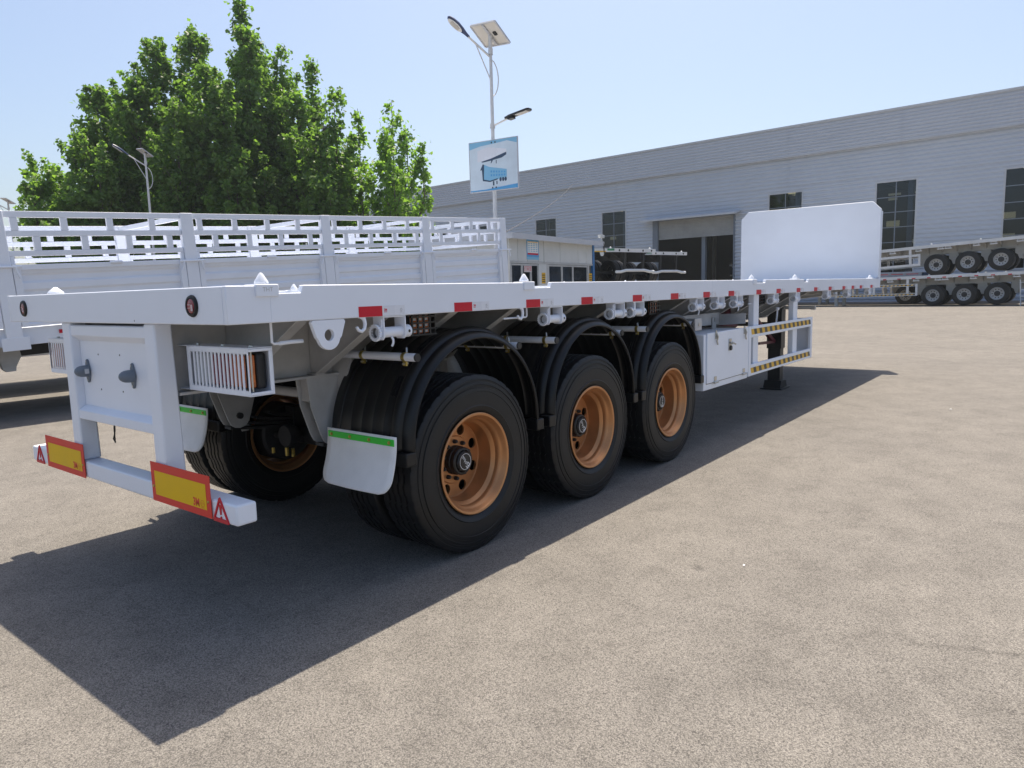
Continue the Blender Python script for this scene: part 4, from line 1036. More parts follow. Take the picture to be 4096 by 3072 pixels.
# ------------------------------------------------------------------ stake-side trailer behind
ST = thing("stake_trailer", "long white stake sided trailer with slatted rails and ribbed drop panels", "trailer", (1.84, 6.95, 0.0), (0, R(-2.8), R(-2.5)))
def build_stake():
    posts = [-2.50, -0.035, 2.445, 4.97, 7.41, 9.82]
    Wd = 2.5
    zt = 2.73
    for iy, (y, sg) in enumerate(((0.0, -1), (Wd, 1))):
        for x in posts:
            b = MB().box(x - 0.095, x + 0.095, y - 0.05, y + 0.05, 1.00, zt)
            p = b.obj("stake_post", WHITE2, ST, bevel=0.008)
            MB().box(x - 0.16, x + 0.16, y + sg * 0.051 - .003, y + sg * .051 + .003, 0.93, 1.10).obj("post_socket", WHITE2, p, bevel=0.004)
            if iy == 0:
                MB().tube([(x - 0.2, y - 0.075, 2.01), (x + 0.2, y - 0.075, 2.01)], 0.016, 8).tube([(x + 0.13, y - 0.078, 2.01), (x + 0.14, y - 0.085, 1.93), (x + 0.165, y - 0.08, 1.86)], 0.014, 8).tube(
                    [(x - 0.14, y - 0.078, 2.01), (x - 0.15, y - 0.085, 1.95), (x - 0.19, y - 0.08, 1.86)], 0.014, 8).obj("latch", WHITE2, p)
        for a, c in zip(posts[:-1], posts[1:]):
            xa, xc = a + 0.10, c - 0.10
            f = MB()
            f.box(xa, xc, y - 0.025, y + 0.025, zt - 0.085, zt - 0.004)
            f.box(xa, xc, y - 0.025, y + 0.025, 2.40, 2.475)
            f.box(xa, xc, y - 0.025, y + 0.025, 2.145, 2.215)
            L_ = xc - xa
            for k, (z0, z1, off) in enumerate(((2.476, zt - 0.086, 0.11), (2.216, 2.399, 0.34))):
                q = off
                while q < L_ - 0.05:
                    f.box(xa + q - 0.0425, xa + q + 0.0425, y - 0.023, y + 0.023, z0, z1); q += 0.585
            f.box(xa + 0.001, xa + 0.05, y - 0.023, y + 0.023, 2.04, 2.144).box(xc - 0.05, xc - .001, y - .023, y + .023, 2.04, 2.144)
            f.obj("slatted_rail", WHITE2, ST, bevel=0.005)
            # drop panel with pressed ribs
            pb = MB()
            zb, zp = 1.235, 2.035
            prof = [(zb, 0.0), (zb + 0.10, 0.0)]
            for k in range(3):
                z = zb + 0.14 + k * 0.21
                prof += [(z, 0.0), (z + 0.03, 0.030), (z + 0.10, 0.030), (z + 0.13, 0.0)]
            prof += [(zp - 0.06, 0.0)]
            x0_, x1_ = xa + 0.09, xc - 0.09
            vs = []
            for z, d in prof: vs += [(x0_, y + sg * (-0.008 + 0) + (-sg) * d * 1, z), (x1_, y + sg * (-0.008) + (-sg) * d, z)]
            pb.add(vs, [(2 * i, 2 * i + 1, 2 * i + 3, 2 * i + 2) for i in range(len(prof) - 1)])
            dp = pb.obj("drop_panel", WHITE2, ST, smooth=0)
            MB().box(xa + .004, xa + 0.09, y - 0.045, y + 0.045, zb - .01, zp).box(xc - 0.09, xc - .004, y - 0.045, y + 0.045, zb - .01, zp).box(xa + .09, xc - .09, y - 0.03, y + 0.03, zp - 0.07, zp).box(
                xa + .09, xc - .09, y - 0.03, y + 0.03, zb - .01, zb + 0.03).obj("panel_frame", WHITE2, dp, bevel=0.004)
            if iy == 0:
                MB().tube([(xa + 1.2, y - 0.04, 2.03), (xa + 1.36, y - 0.04, 2.03)], 0.022, 10).obj("panel_catch", WHITE2, dp)
                MB().tube([(xa + 0.5, y - 0.05, 1.2), (xa + 0.68, y - 0.05, 1.2)], 0.03, 12).box(xa + .68, xa + .85, y - .06, y - .03, 1.17, 1.25).obj("panel_hinge", WHITE2, dp)
    for x in posts[1:]:
        MB().box(x - 0.03, x + 0.03, 0.052, Wd - 0.052, zt - 0.09, zt - 0.02).obj("roof_bow", WHITE2, ST)
    # front gate between the last posts
    x = posts[-1] + 0.02
    g = MB()
    for z0, z1 in ((zt - 0.085, zt - .004), (2.40, 2.475), (2.145, 2.215)): g.box(x - .025, x + .025, 0.06, Wd - 0.06, z0, z1)
    for k in range(5): g.box(x - .023, x + .023, 0.3 + k * .48 - .04, .3 + k * .48 + .04, 2.476, zt - .086)
    for k in range(4): g.box(x - .023, x + .023, 0.54 + k * .48 - .04, .54 + k * .48 + .04, 2.216, 2.399)
    g.box(x - .02, x + .02, .06, Wd - .06, 1.2, 2.04)
    g.obj("front_gate", WHITE2, ST, bevel=0.005)
    MB().box(posts[0], posts[-1] + .1, 0.02, 0.07, 0.985, 1.215).box(posts[0], posts[-1] + .1, Wd - .07, Wd - .02, .985, 1.215).obj("side_rail", WHITE2, ST, bevel=0.006)
    MB().box(posts[0], posts[-1] + .1, 0.071, Wd - .071, 1.19, 1.21).obj("deck_floor", WHITE2, ST)
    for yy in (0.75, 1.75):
        MB().box(posts[0], posts[-1], yy - 0.06, yy + 0.06, 0.80, 1.188).obj("chassis_beam", DARK, ST)  # dark material puts the shade under the deck into the beam colour
    hgm = MB().prism([(-0.16, 1.0), (0.12, 1.0), (0.14, 0.86), (0.06, 0.72), (0.05, 0.66), (-0.06, 0.66), (-0.1, 0.70)], (0, -0.05, 0), (1, 0, 0), (0, 0, 1), (0, 1, 0), 0.10).mesh("spring_hanger", PRIMER)
    for x in (-1.6, -0.45, 0.02):
        for yy in (0.62, 1.88): put("spring_hanger", hgm, ST, (x, yy, -0.05))
    MB().prism([(-0.5, 0.98), (0.08, 0.98), (0.1, 0.72), (0.0, 0.66), (-0.45, 0.66)], (-0.35, 0.55, 0), (1, 0, 0), (0, 0, 1), (0, 1, 0), 0.10).obj("suspension_block", DARK, ST)
    MB().box(0.50, 0.80, 0.008, 0.018, 1.10, 1.15).obj("red_reflector", RED, ST)
    for x in (6.6,):
        for yy in (0.6, 1.9): MB().box(x - .08, x + .08, yy - .08, yy + .08, -0.30, 1.1).box(x - .18, x + .18, yy - .15, yy + .15, -0.33, -0.30).obj("landing_leg", BLACK, ST)
    # tyres further along, behind the front trailer
    for x in (3.2, 4.5, 5.8):
        for yy in (0.14, 2.36):
            o = put("wheel", TYRE_LO, ST, (x, yy, 0.53 - 0.049 * x))
build_stake()

# ------------------------------------------------------------------ plain flatbeds for the yard
rim_lo = MB().lathe([(0.30, 0.02), (0.305, 0.006), (0.29, 0.003), (0.275, 0.03), (0.262, 0.06), (0.25, 0.10), (0.18, 0.125), (0.12, 0.12), (0.12, 0.125)], 32).mesh("rim", SILVER, smooth=30, recalc=False)
hub_lo = MB().lathe([(0.13, 0.122), (0.12, 0.10), (0.09, 0.095), (0.085, 0.03), (0.05, 0.02), (0.0005, 0.02)], 20).mesh("hub", DARK, smooth=30)
holes_lo = MB()
for k in range(10):
    a = 2 * math.pi * k / 10
    holes_lo.lathe([(0.028, 0.108), (0.0005, 0.107)], 8, o=(0.20 * math.cos(a), 0, 0.20 * math.sin(a)))
holes_lo = holes_lo.mesh("vent_hole", HAZB)
bg_meshes = {}
def yard_flatbed(root, L=12.5, tape=True, reflect=True, flaps=True, hang=True):
    """local: x forward from the rear end, near (left) side is +y; returns root"""
    K = bg_meshes
    if not K:
        K['rail'] = MB().box(0, L, -1.25, -1.19, 1.40, 1.55).mesh("side_rail", BGWHITE)
        K['deck'] = MB().box(0.05, L, -1.189, 1.189, 1.50, 1.53).box(0, .05, -1.189, 1.189, 1.40, 1.55).mesh("deck", BGWHITE)
        bb = MB()
        for y in (-0.5, 0.5): bb.prism([(0.1, 1.06), (7.6, 1.06), (8.4, 1.30), (L, 1.3), (L, 1.495), (0.1, 1.495)], (0, y - .06, 0), (1, 0, 0), (0, 0, 1), (0, 1, 0), .12)
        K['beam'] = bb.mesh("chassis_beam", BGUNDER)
        ob = MB()
        for x in np.arange(0.35, 12.2, 0.62): ob.prism([(-1.18, 1.42), (-.57, 1.14), (-.57, 1.495), (-1.18, 1.495)], (x, 0, 0), (0, 1, 0), (0, 0, 1), (1, 0, 0), .05).prism([(1.18, 1.42), (.57, 1.14), (.57, 1.495), (1.18, 1.495)], (x, 0, 0), (0, 1, 0), (0, 0, 1), (1, 0, 0), .05)
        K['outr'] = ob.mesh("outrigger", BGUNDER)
        hb_ = MB()
        for y in (0.0,): hb_.prism([(-.19, 1.07), (.19, 1.07), (.20, .80), (.10, .72), (.03, .52), (-.06, .52), (-.1, .72), (-.26, .78), (-.24, .86)], (0, y - .05, 0), (1, 0, 0), (0, 0, 1), (0, 1, 0), .10)
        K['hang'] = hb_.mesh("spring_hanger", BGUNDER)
        K['axle'] = MB().tube([(0, -.9, .53), (0, .9, .53)], .07, 12).mesh("axle", DARK)
        g = MB()
        for y in (-1.22,):
            g.box(5.6, 9.6, y - .02, y + .02, 1.03, 1.15).box(5.6, 9.6, y - .02, y + .02, .55, .67).box(5.6, 5.7, y - .02, y + .02, .67, 1.03).box(9.5, 9.6, y - .02, y + .02, .67, 1.03)
            for x in (6.0, 7.6, 9.1): g.box(x, x + .12, y - .019, y + .019, .67, 1.42)
        K['guard'] = g.mesh("side_guard", BGWHITE)
        ty = MB(); tb = MB()
        for y in (-1.2415, 1.2415):
            for z in (1.09, .61):
                for k in range(40):
                    xa = 5.72 + k * .095
                    (ty if k % 2 else tb).add([(xa, y, z - .03), (xa + .095, y, z - .03), (xa + .065, y, z + .03), (xa - .03, y, z + .03)], [(0, 1, 2, 3)])
        K['ty'] = ty.mesh("yellow_tape_stripes", HAZY, smooth=0); K['tb'] = tb.mesh("black_tape_stripes", HAZB, smooth=0)
        K['leg'] = MB().box(-.08, .08, -.08, .08, .1, 1.3).box(-.16, .16, -.14, .14, .0, .1).mesh("landing_leg", BGUNDER)
        K['refl'] = MB().box(0, .16, -1.2525, -1.2505, 1.405, 1.455).mesh("red_reflector", RED)
        wi = MB().box(0, .25, -1.24, -1.17, 1.385, 1.399).box(0, .02, -1.24, -1.17, 1.28, 1.385).box(.2, .22, -1.24, -1.17, 1.28, 1.385).tube([(-.03, -1.205, 1.30), (.27, -1.205, 1.30)], .03, 10)
        K['winch'] = wi.mesh("winch", BGWHITE)
        K['cone'] = MB().lathe([(.001, .075), (.02, .06), (.045, .02), (.045, 0)], 12, axis='z').mesh("container_lock", BGWHITE)
        K['flap'] = MB().prism([(0, 1.4), (.03, 1.4), (.02, .8), (-.12, .3), (-.14, .31), (0, .8)], (0, -.3, 0), (1, 0, 0), (0, 0, 1), (0, 1, 0), .6).mesh("mud_flap", BGWHITE)
        K['lug'] = MB().prism([(-.13, 0), (.13, 0), (.09, -.11), (.05, -.16), (-.05, -.16), (-.09, -.11)], (0, -.012, 0), (1, 0, 0), (0, 0, 1), (0, 1, 0), .024).mesh("lifting_lug", BGWHITE)
        K['rear'] = MB().box(.05, .12, -.06, .06, .62, 1.4).mesh("bumper_post", BLACK)
        bar = MB().tube([(-.02, -1.15, .60), (-.02, -.9, .60), (-.02, -.55, .66), (-.02, .55, .66), (-.02, .9, .60), (-.02, 1.15, .60)], .06, 12)
        K['bar'] = bar.mesh("bumper_bar", BGWHITE)
        lp = MB()
        for y in (-.98, -.45, .45, .98): lp.lathe([(.001, -.006), (.045, -.005), (.045, .001)], 14, o=(0, y, 1.475), axis='x')
        K['lamps'] = lp.mesh("round_marker_lamp", BLACK)
        K['crate'] = MB().box(0, .2, -.2, .2, 0, .1)
    r = root
    put("side_rail", K['rail'], r); put("side_rail", K['rail'], r, (L, 0, 0), rot=(0, 0, math.pi))
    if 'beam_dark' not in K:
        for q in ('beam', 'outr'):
            K[q + '_dark'] = K[q].copy(); K[q + '_dark'].materials[0] = DARK  # darkened copies: chassis underside shadow put into the colour
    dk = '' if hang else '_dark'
    put("deck", K['deck'], r); put("chassis_beam", K['beam' + dk], r)
    put("outrigger", K['outr' + dk], r)['kind'] = 'stuff'
    for i, x in enumerate((2.2, 3.56, 4.92)):
        put("axle", K['axle'], r, (x, 0, 0))
        for s in (-1, 1):
            rot = (0, 0, 0) if s < 0 else (0, 0, math.pi)
            wl = put("wheel", TYRE_LO, r, (x, s * 1.09, .53), rot=rot)
            put("rim", rim_lo, wl, (0, -.14, 0)); put("hub", hub_lo, wl, (0, -.14, 0)); put("vent_hole", holes_lo, wl, (0, -.14, 0))
            put("inner_wheel", TYRE_LO, r, (x, s * .76, .53), rot=rot)
    for x in ((1.5, 2.88, 4.24, 5.55) if hang else ()):
        for yy in (-.56, .56): put("spring_hanger", K['hang'], r, (x, yy, 0))
    g = put("side_guard", K['guard'], r); put("side_guard", K['guard'], r, (0, 2.44, 0))
    if tape:
        put("yellow_tape_stripes", K['ty'], g)['kind'] = 'stuff'; put("black_tape_stripes", K['tb'], g)['kind'] = 'stuff'
    for s in (-1, 1): put("landing_leg", K['leg'], r, (9.7, s * .7, 0.0))
    for s in (-1, 1):
        off = (0, 0, 0)
        def P(nm, me, x):
            o = put(nm, me, r, (x, 0, 0) if s < 0 else (x, 0, 0)); 
            if s > 0: o.rotation_euler = (0, 0, math.pi); o.location = (x + .2, 0, 0)
        if reflect:
            for x in np.arange(.9, 12.2, .68): P("red_reflector", K['refl'], x)
        for x in (1.35, 2.4, 3.1, 4.3, 4.62, 5.6, 6.8, 8.0, 9.5, 11.2): P("winch", K['winch'], x)
        for x in (.3, 3.0, 5.1, 9.2, 12.2): put("container_lock", K['cone'], r, (x, s * 1.2, 1.55))
        put("lifting_lug", K['lug'], r, (.75, s * 1.22, 1.395))
        if flaps: put("mud_flap", K['flap'], r, (1.05, s * .95, 0))
    [put("bumper_post", K['rear'], r, (0, yy, 0)) for yy in (-.56, .56)]; put("bumper_bar", K['bar'], r); put("round_marker_lamp", K['lamps'], r)
    return r

def place(label, grp, loc, az, tilt, **kw):
    r = thing("flatbed_trailer", label, "trailer", loc, (0, R(-tilt), R(az)), grp)
    return yard_flatbed(r, **kw)
# the stack by the warehouse on the right: wheels at world y 1.63 / .29 / -1.05 (front axle first)
G1 = "white flatbeds stacked beside the warehouse"
def rear_origin(front_axle, az, tilt):
    # front axle (x = 4.92, z = .53, near side +y) known in world; near side faces the camera
    d = Vector((math.cos(R(az)) * math.cos(R(tilt)), math.sin(R(az)) * math.cos(R(tilt)), math.sin(R(tilt))))
    u = Vector((-math.cos(R(az)) * math.sin(R(tilt)), -math.sin(R(az)) * math.sin(R(tilt)), math.cos(R(tilt))))
    n = Vector((-math.sin(R(az)), math.cos(R(az)), 0))
    return Vector(front_axle) - d * 4.92 - u * 0.53 - n * 1.09
place("white flatbed with hazard taped side guard, lower of the stack beside the warehouse", G1, rear_origin((40.34, 1.63, 0.75), 87, -1.1), 87, -1.1)
place("white flatbed parked hidden behind the two stacked flatbeds, close to the wall", G1, rear_origin((43.7, 3.4, 0.72), 87, -1.1), 87, -1.1, tape=False)
place("tilted white flatbed riding on another flatbed beside the warehouse wall", G1, rear_origin((40.34, 1.55, 2.28), 87, -3.2), 87, -3.2, tape=False, reflect=False)
# two stacks behind the booth, seen from their rear ends
G2 = "white flatbeds stacked between booth and roller door"
az2 = 76
hx, hy = math.cos(R(az2)), math.sin(R(az2))
for (cx, cy), la, lb in (((25.43, 10.59), "white flatbed on top of the stack just behind the booth", "white flatbed carrying another flatbed just behind the booth"),
                         ((29.5, 11.0), "white flatbed on top of the stack nearer the roller door", "white flatbed carrying another flatbed nearer the roller door")):
    place(lb, G2, (cx, cy, 0.14), az2, 0.5, tape=False, reflect=False, flaps=False, hang=False)
    tr = place(la, G2, (cx, cy, 1.60), az2, 3.0, tape=False, reflect=False, flaps=False, hang=False)
    MB().box(0.5, 6.0, 1.2505, 1.2525, 1.405, 1.45).obj('yellow_tape', HAZY, tr)
    MB().box(0.02, 0.42, 1.2505, 1.2525, 1.455, 1.54).obj('green_tag', mat('tag_green', (.05, .25, .12), .5), tr)
# plain flatbed parked on the far side of the stake trailer
place("plain white flatbed parked hidden behind the stake sided trailer", None, (-3.2, 11.6, 0.0), -2.5, 0.8, tape=False)
# trailer inside the warehouse door
place("white flatbed under another one inside the dark roller doorway", "flatbeds stored in the hall", (61.0, 19.0, 0.25), 2, 0.0, tape=False)
place("white flatbed resting on top of another inside the dark roller doorway", "flatbeds stored in the hall", (61.0, 19.0, 1.80), 2, 0.6, tape=False)

# load between the stacked flatbeds
b = MB().box(0, 2.2, 0, 5.2, 0, 0.24)
o = b.obj("tarpaulin_bundle", TARP, loc=(40.75, 1.9, 1.70), bevel=0.05)
tag(o, "flat dark blue tarpaulin bundle lying between the two stacked flatbeds", "bundle")
bx = MB().box(0, 0.5, 0, 3.0, 0, 0.24).obj("carton_row", mat("carton", (.33, .34, .37), .6, var=.2)); bx.location = (40.45, 2.2, 1.70)
tag(bx, "grey printed carton on the lower stacked flatbed, red bands on its side", "carton")
tp = MB()
for k in range(4): tp.box(-0.004, -0.001, 0.15 + k * .7, 0.7 + k * .7, .15, .18)
tp.obj("red_band", RED, bx)
# ladder
ld = MB().tube([(0, 0, 0), (0, 0.08, 1.25)], .025, 8).tube([(0, -.5, 0), (0, -.42, 1.25)], .025, 8).obj("ladder", BGWHITE, loc=(40.0, -2.05, 0.2))
for k in range(4): MB().tube([(0, .02 + .02 * k, .12 + .33 * k), (0, -.48 + .02 * k, .12 + .33 * k)], .018, 8).obj("rung", BGWHITE, ld)
tag(ld, "short white ladder standing beside the rear wheels of the lower stacked flatbed", "ladder")
# wrapped sheets by the door
pk = thing("pallet_stack", "shiny film wrapped stack of sheets beside the roller door", "stack", (47.6, 15.3, 0.2))
pk.location = (46.8, 13.2, 0.2)
for k in range(6): MB().box(-.55 + random.uniform(-.04, .04), .55, -.55, .55 + random.uniform(-.05, .05), .1 + k * .52, .1 + k * .52 + .47).obj("wrapped_block", FILM, pk, bevel=0.06)
MB().box(-.6, .6, -.6, .6, 0, .1).obj("pallet", BARK, pk)

# ------------------------------------------------------------------ booth
BO = thing("site_booth", "small white panelled site booth with sliding windows and a blue corner", "booth", (13.22, 7.66, 0.0), (0, 0, R(5.5)))
def build_booth():
    L_, D_ = 4.95, 3.0
    zs, zp, zr = 0.9, 2.32, 2.93
    # upper panels on the front (y=0) and on the left end (x=0)
    for a, c in ((0.0, 0.42), (0.43, 0.9), (0.91, 1.48), (1.49, 1.80), (1.82, 2.75), (2.76, 3.9), (3.91, 4.45), (4.46, L_ - .07)):
        MB().box(a, c - 0.004, 0.0, 0.05, zp, zr).obj("wall_panel", BOOTHW, BO, bevel=0.004)
    for k in range(3): MB().box(0.001, 0.05, 0.06 + k * .98, 1.03 + k * .98, zs, zr).obj("wall_panel", BOOTHW, BO, bevel=0.004)
    for k in range(3): MB().box(L_ - .05, L_ - .001, 0.06 + k * .98, 1.03 + k * .98, 0.05, zr).obj("wall_panel", BOOTHW, BO, bevel=0.004)
    MB().box(0, L_, D_ - .05, D_, 0.05, zr).obj("back_wall", BOOTHW, BO)
    MB().box(0.0, L_ - .07, -0.01, 0.06, zp - 0.06, zp - .002).box(0, L_ - .07, 0, .06, 0.85, 0.9).obj("rail", ALU, BO)
    MB().box(0.05, L_ - .07, 0.0, 0.05, 0.03, 0.849).box(0.001, .05, 0.05, D_ - .05, 0.03, .899).obj("lower_wall", BOOTHW, BO)
    for x in (0.0, 1.50, 1.95, 4.55): MB().box(x, x + (0.10 if x else .06), -.004, 0.055, 0.901, zp - .061).obj("jamb", ALU if x not in (1.50,) else BOOTHW, BO)
    MB().box(1.601, 1.949, .0, .05, .901, zp - .061).obj("pier", BOOTHW, BO)
    pane = {}
    for a, c in ((0.07, 0.62), (0.63, 1.08), (1.09, 1.49), (2.06, 2.86), (2.87, 3.55), (3.56, 4.54)):
        f = MB().box(a, a + .045, .005, .04, .905, 2.25).box(c - .045, c, .005, .04, .905, 2.25).box(a + .045, c - .045, .005, .04, .905, .95).box(a + .045, c - .045, .005, .04, 2.205, 2.25).obj("window", ALU, BO)
        MB().box(a + .046, c - .046, .018, .024, .951, 2.204).obj("pane", GLASS, f)
    MB().box(.06, L_ - .06, .06, D_ - .06, .031, .05).obj("floor", INTER, BO)
    MB().box(.3, 4.4, 1.2, 1.6, .05, 1.6).obj("counter", INTER, BO)
    MB().box(L_ - .069, L_ + .03, -.03, 0.055, 0.02, zr).obj("corner_post", BLUE, BO)
    MB().prism([(-.22, -.25), (L_ + .28, -.25), (L_ + .28, D_ + .2), (-.22, D_ + .2)], (0, 0, zr + .001), (1, 0, 0), (0, 1, 0), (0, 0, 1), .07).obj("roof", BOOTHW, BO, bevel=0.006)
    MB().box(-.22, L_ + .28, -.262, -.251, zr - .06, zr + .085).box(-.232, -.221, -.262, D_ + .2, zr - .06, zr + .085).obj("roof_trim", TRIM, BO)
    # poster
    po = MB().box(0.87, 1.52, -.006, -.002, 2.37, 2.98 - .06).obj("notice_poster", POSTER2, BO)
    MB().box(.91, 1.48, -.0085, -.0065, 2.55, 2.86).obj("poster_table", PRINTW, po)
    MB().box(.91, 1.48, -.0105, -.0088, 2.50, 2.545).obj("poster_red_band", RED, po)
    t = MB()
    for r in range(5):
        for c in range(4): t.box(.94 + c * .135, 1.03 + c * .135, -.0105, -.0088, 2.585 + r * .05, 2.61 + r * .05)
    t.obj("poster_cells", POSTER4, po)
    MB().box(.93, 1.44, -.0105, -.0088, 2.835, 2.853).obj("poster_header", HAZY, po)
    MB().box(.87, 1.52, -.009, -.0065, 2.37, 2.44).obj("poster_footer", POSTER4, po)
    nm = MB().box(.70, 1.10, -.012, -.006, 2.03, 2.20).obj("name_board", mat("name_board_white", (.6, .55, .55), .5), BO)
    MB().text("\u6253\u7801\u5ba4", .145, (.90, -.0125, 2.115), (.9, 0, 0), (0, 0, 1)).obj("board_writing", RED, nm, smooth=0, recalc=False)
    for x, y_ in ((1.66, -.006), (4.62, -.012)):
        y1_ = y_ + .003
        n = MB().box(x, x + .2, y_, y1_, 1.72, 2.02).obj("yellow_notice", HAZY, BO)
        q = MB()
        for k in range(4): q.box(x + .02, x + .18, y_ - .002, y_ - .0005, 1.76 + k * .06, 1.785 + k * .06)
        q.obj("notice_lines", HAZB, n)
    c = MB().tube([(L_ + .2, -.2, zr + .07), (L_ + .2, -.2, zr + .22)], .015, 8).box(L_ + .02, L_ + .3, -.26, -.16, zr + .20, zr + .29).obj("security_camera", BOOTHW, BO, bevel=.01)
    MB().tube([(L_ + .3, -.21, zr + .245), (L_ + .34, -.21, zr + .245)], .04, 12).tube([(L_ + .22, -.23, zr + .2), (L_ + .24, -.28, zr - .1), (L_ + .22, -.28, zr - .28), (L_ + .2, -.27, zr - .1)], .012, 6).obj("camera_lens", BLACK, c)
build_booth()
# cable from booth to warehouse wall
pts = []
a, c_ = Vector((13.3, 8.0, 3.0)), Vector((47.9, 28.2, 9.9))
for k in range(25):
    t = k / 24; p = a.lerp(c_, t); p.z -= 0.9 * t * (1 - t); pts.append(p)
tag(MB().tube(pts, 0.013, 6).obj("power_cable", mat("cable_grey", (.06, .06, .07), .6)), "thin grey cable sagging from the booth roof up to the warehouse", "cable")

# ------------------------------------------------------------------ street lamps
def street_lamp(label, loc, hgt, arm_dir, panel_w, second=False, s=1.0, grp="solar street lamps"):
    r = thing("street_lamp", label, "street lamp", loc, (0, 0, 0), grp)
    ad = Vector(arm_dir).normalized()
    MB().tube([(0, 0, 0), (0, 0, hgt * .5), (0, 0, hgt)], 0.062 * s, 16, r2=0.036 * s).box(-.17, .17, -.17, .17, 0, .02).obj("pole", POLE, r)
    za = hgt - 0.22
    tip = ad * 0.60 * s + Vector((0, 0, za + 0.38 * s))
    MB().tube([(0, 0, za), tip], 0.026 * s, 10).tube([Vector((0, 0, za - .55 * s)), ad * 0.40 * s + Vector((0, 0, za + .24 * s))], 0.014 * s, 8).obj("arm", POLE, r)
    hoop = [(-ad * (0.20 * s * math.sin(t)) + Vector((0, 0, za - .05 - .42 * s + .42 * s * math.cos(t)))) for t in np.linspace(0.1, math.pi, 12)]
    MB().tube(hoop, 0.013 * s, 8).obj("hoop", POLE, r)
    up = (ad * 0.62 + Vector((0, 0, .42))).normalized(); sd_ = up.cross(Vector((0, 0, 1))).normalized(); nn = sd_.cross(up).normalized()
    # teardrop head
    b = MB(); prof = [(-.02, .045, .03), (.08, .055, .04), (.22, .10, .06), (.36, .125, .07), (.50, .115, .06), (.60, .07, .04), (.63, .01, .01)]
    vs = []; n = 14
    for l, w_, h_ in prof:
        for k in range(n):
            t = 2 * math.pi * k / n
            vs.append(tip + up * (l * s) + sd_ * (w_ * s * math.cos(t)) + nn * (h_ * s * (math.sin(t) if math.sin(t) > 0 else math.sin(t) * .35)))
    b.add(vs, [(i * n + k, i * n + (k + 1) % n, (i + 1) * n + (k + 1) % n, (i + 1) * n + k) for i in range(len(prof) - 1) for k in range(n)])
    hd = b.obj("lamp_head", NAVY, r)
    e = []
    for k in range(20):
        t = 2 * math.pi * k / 20; e.append((.205 * s * math.cos(t), .108 * s * math.sin(t)))
    MB().prism(e, tip + up * (.39 * s) - nn * (.030 * s), up, sd_, -nn, .012 * s).obj("lamp_rim", POLE, hd)
    MB().prism([(.12 * p, .07 * q) for p, q in ((-1, -.8), (-.6, -1), (.6, -1), (1, -.8), (1, .8), (.6, 1), (-.6, 1), (-1, .8))], tip + up * (.39 * s) - nn * (.043 * s), up * s, sd_ * s, -nn, .008 * s).obj("lamp_lens", LEDG, hd)
    # solar panel facing the sun
    pn = Vector((0.50, -0.12, 0.82)).normalized()
    pu = Vector((0, 1, 0)); pu = (pu - pn * pu.dot(pn)).normalized(); pv = pn.cross(pu)
    c = Vector((0, 0, hgt + 0.30 * s)); w2, h2 = panel_w
    MB().tube([(0, 0, hgt - .1), (0, 0, hgt + .28 * s)], .045 * s, 12).lathe([(.055 * s, hgt - .16), (.055 * s, hgt - .02)], 12, axis='z').obj("panel_post", POLE, r)
    MB().prism(rect(-w2 / 2, w2 / 2, -h2 / 2, h2 / 2), c + pn * .02, pu, pv, pn, .006).obj("solar_cells", SOLAR, r)
    pp = MB().prism(rect(-w2 / 2, w2 / 2, -h2 / 2, h2 / 2), c + pn * .008, pu, pv, pn, .008).obj("solar_panel", PANELB, r)
    fb = MB()
    for sx in (-1, 1):
        fb.prism(rect(sx * w2 / 2 - .015, sx * w2 / 2 + .015, -h2 / 2, h2 / 2), c - pn * .012, pu, pv, pn, .038).prism(rect(-w2 / 2 + .015, w2 / 2 - .015, sx * h2 / 2 - .015, sx * h2 / 2 + .015), c - pn * .012, pu, pv, pn, .038)
    fb.prism(rect(-.03, .03, -h2 / 2 + .02, h2 / 2 - .02), c - pn * .03, pu, pv, pn, .036)
    fb.obj("panel_frame", TRIM, pp)
    MB().prism(rect(-.22, -.13, -.04, .06), c - pn * .02, pu, pv, pn, .026).obj("junction_box", BLACK, pp)
    if second:
        z2 = 5.50
        q = Vector((0.02, -1, 0)).normalized()
        MB().tube([Vector((0, 0, z2)), q * .45 + Vector((0, 0, z2 + .10))], .022, 10).lathe([(.062, z2 - .05), (.062, z2 + .05)], 14, axis='z').obj("side_arm", POLE, r)
        a0 = q * .42 + Vector((0, 0, z2 + .10)); dq = (q + Vector((0, 0, .13))).normalized(); sq = dq.cross(Vector((0, 0, 1))).normalized(); nq = sq.cross(dq)
        poly = [(-.02, -.05), (.06, -.07), (.14, -.10), (.66, -.10), (.71, -.07), (.71, .07), (.66, .10), (.14, .10), (.06, .07), (-.02, .05)]
        sh = MB().prism(poly, a0, dq, sq, nq, .045).obj("side_lamp", BLACK, r, bevel=.008)
        MB().prism(rect(.32, .64, -.08, .08), a0 - nq * .008, dq, sq, nq, .009).obj("side_lamp_lens", LEDG, sh)
        MB().prism(rect(.08, .22, -.07, .07), a0 - nq * .05, dq, sq, nq, .048).obj("sensor_box", BLACK, sh)
    return r
PX, PY = 12.29, 7.34
street_lamp("tall white solar street lamp beside the booth with a second black lamp arm", (PX, PY, 0), 7.30, (-1, .35, 0), (0.80, 0.66), True)
street_lamp("white solar street lamp with blue head in front of the dense green trees", (13.85, 28.1, 0.0), 7.55, (-1, .35, 0), (0.62, 0.52), s=1.1)
street_lamp("distant white solar street lamp beyond the low leafy bush", (15.22, 49.4, 0.05), 7.6, (-1, .35, 0), (1.25, 0.6), s=1.15)
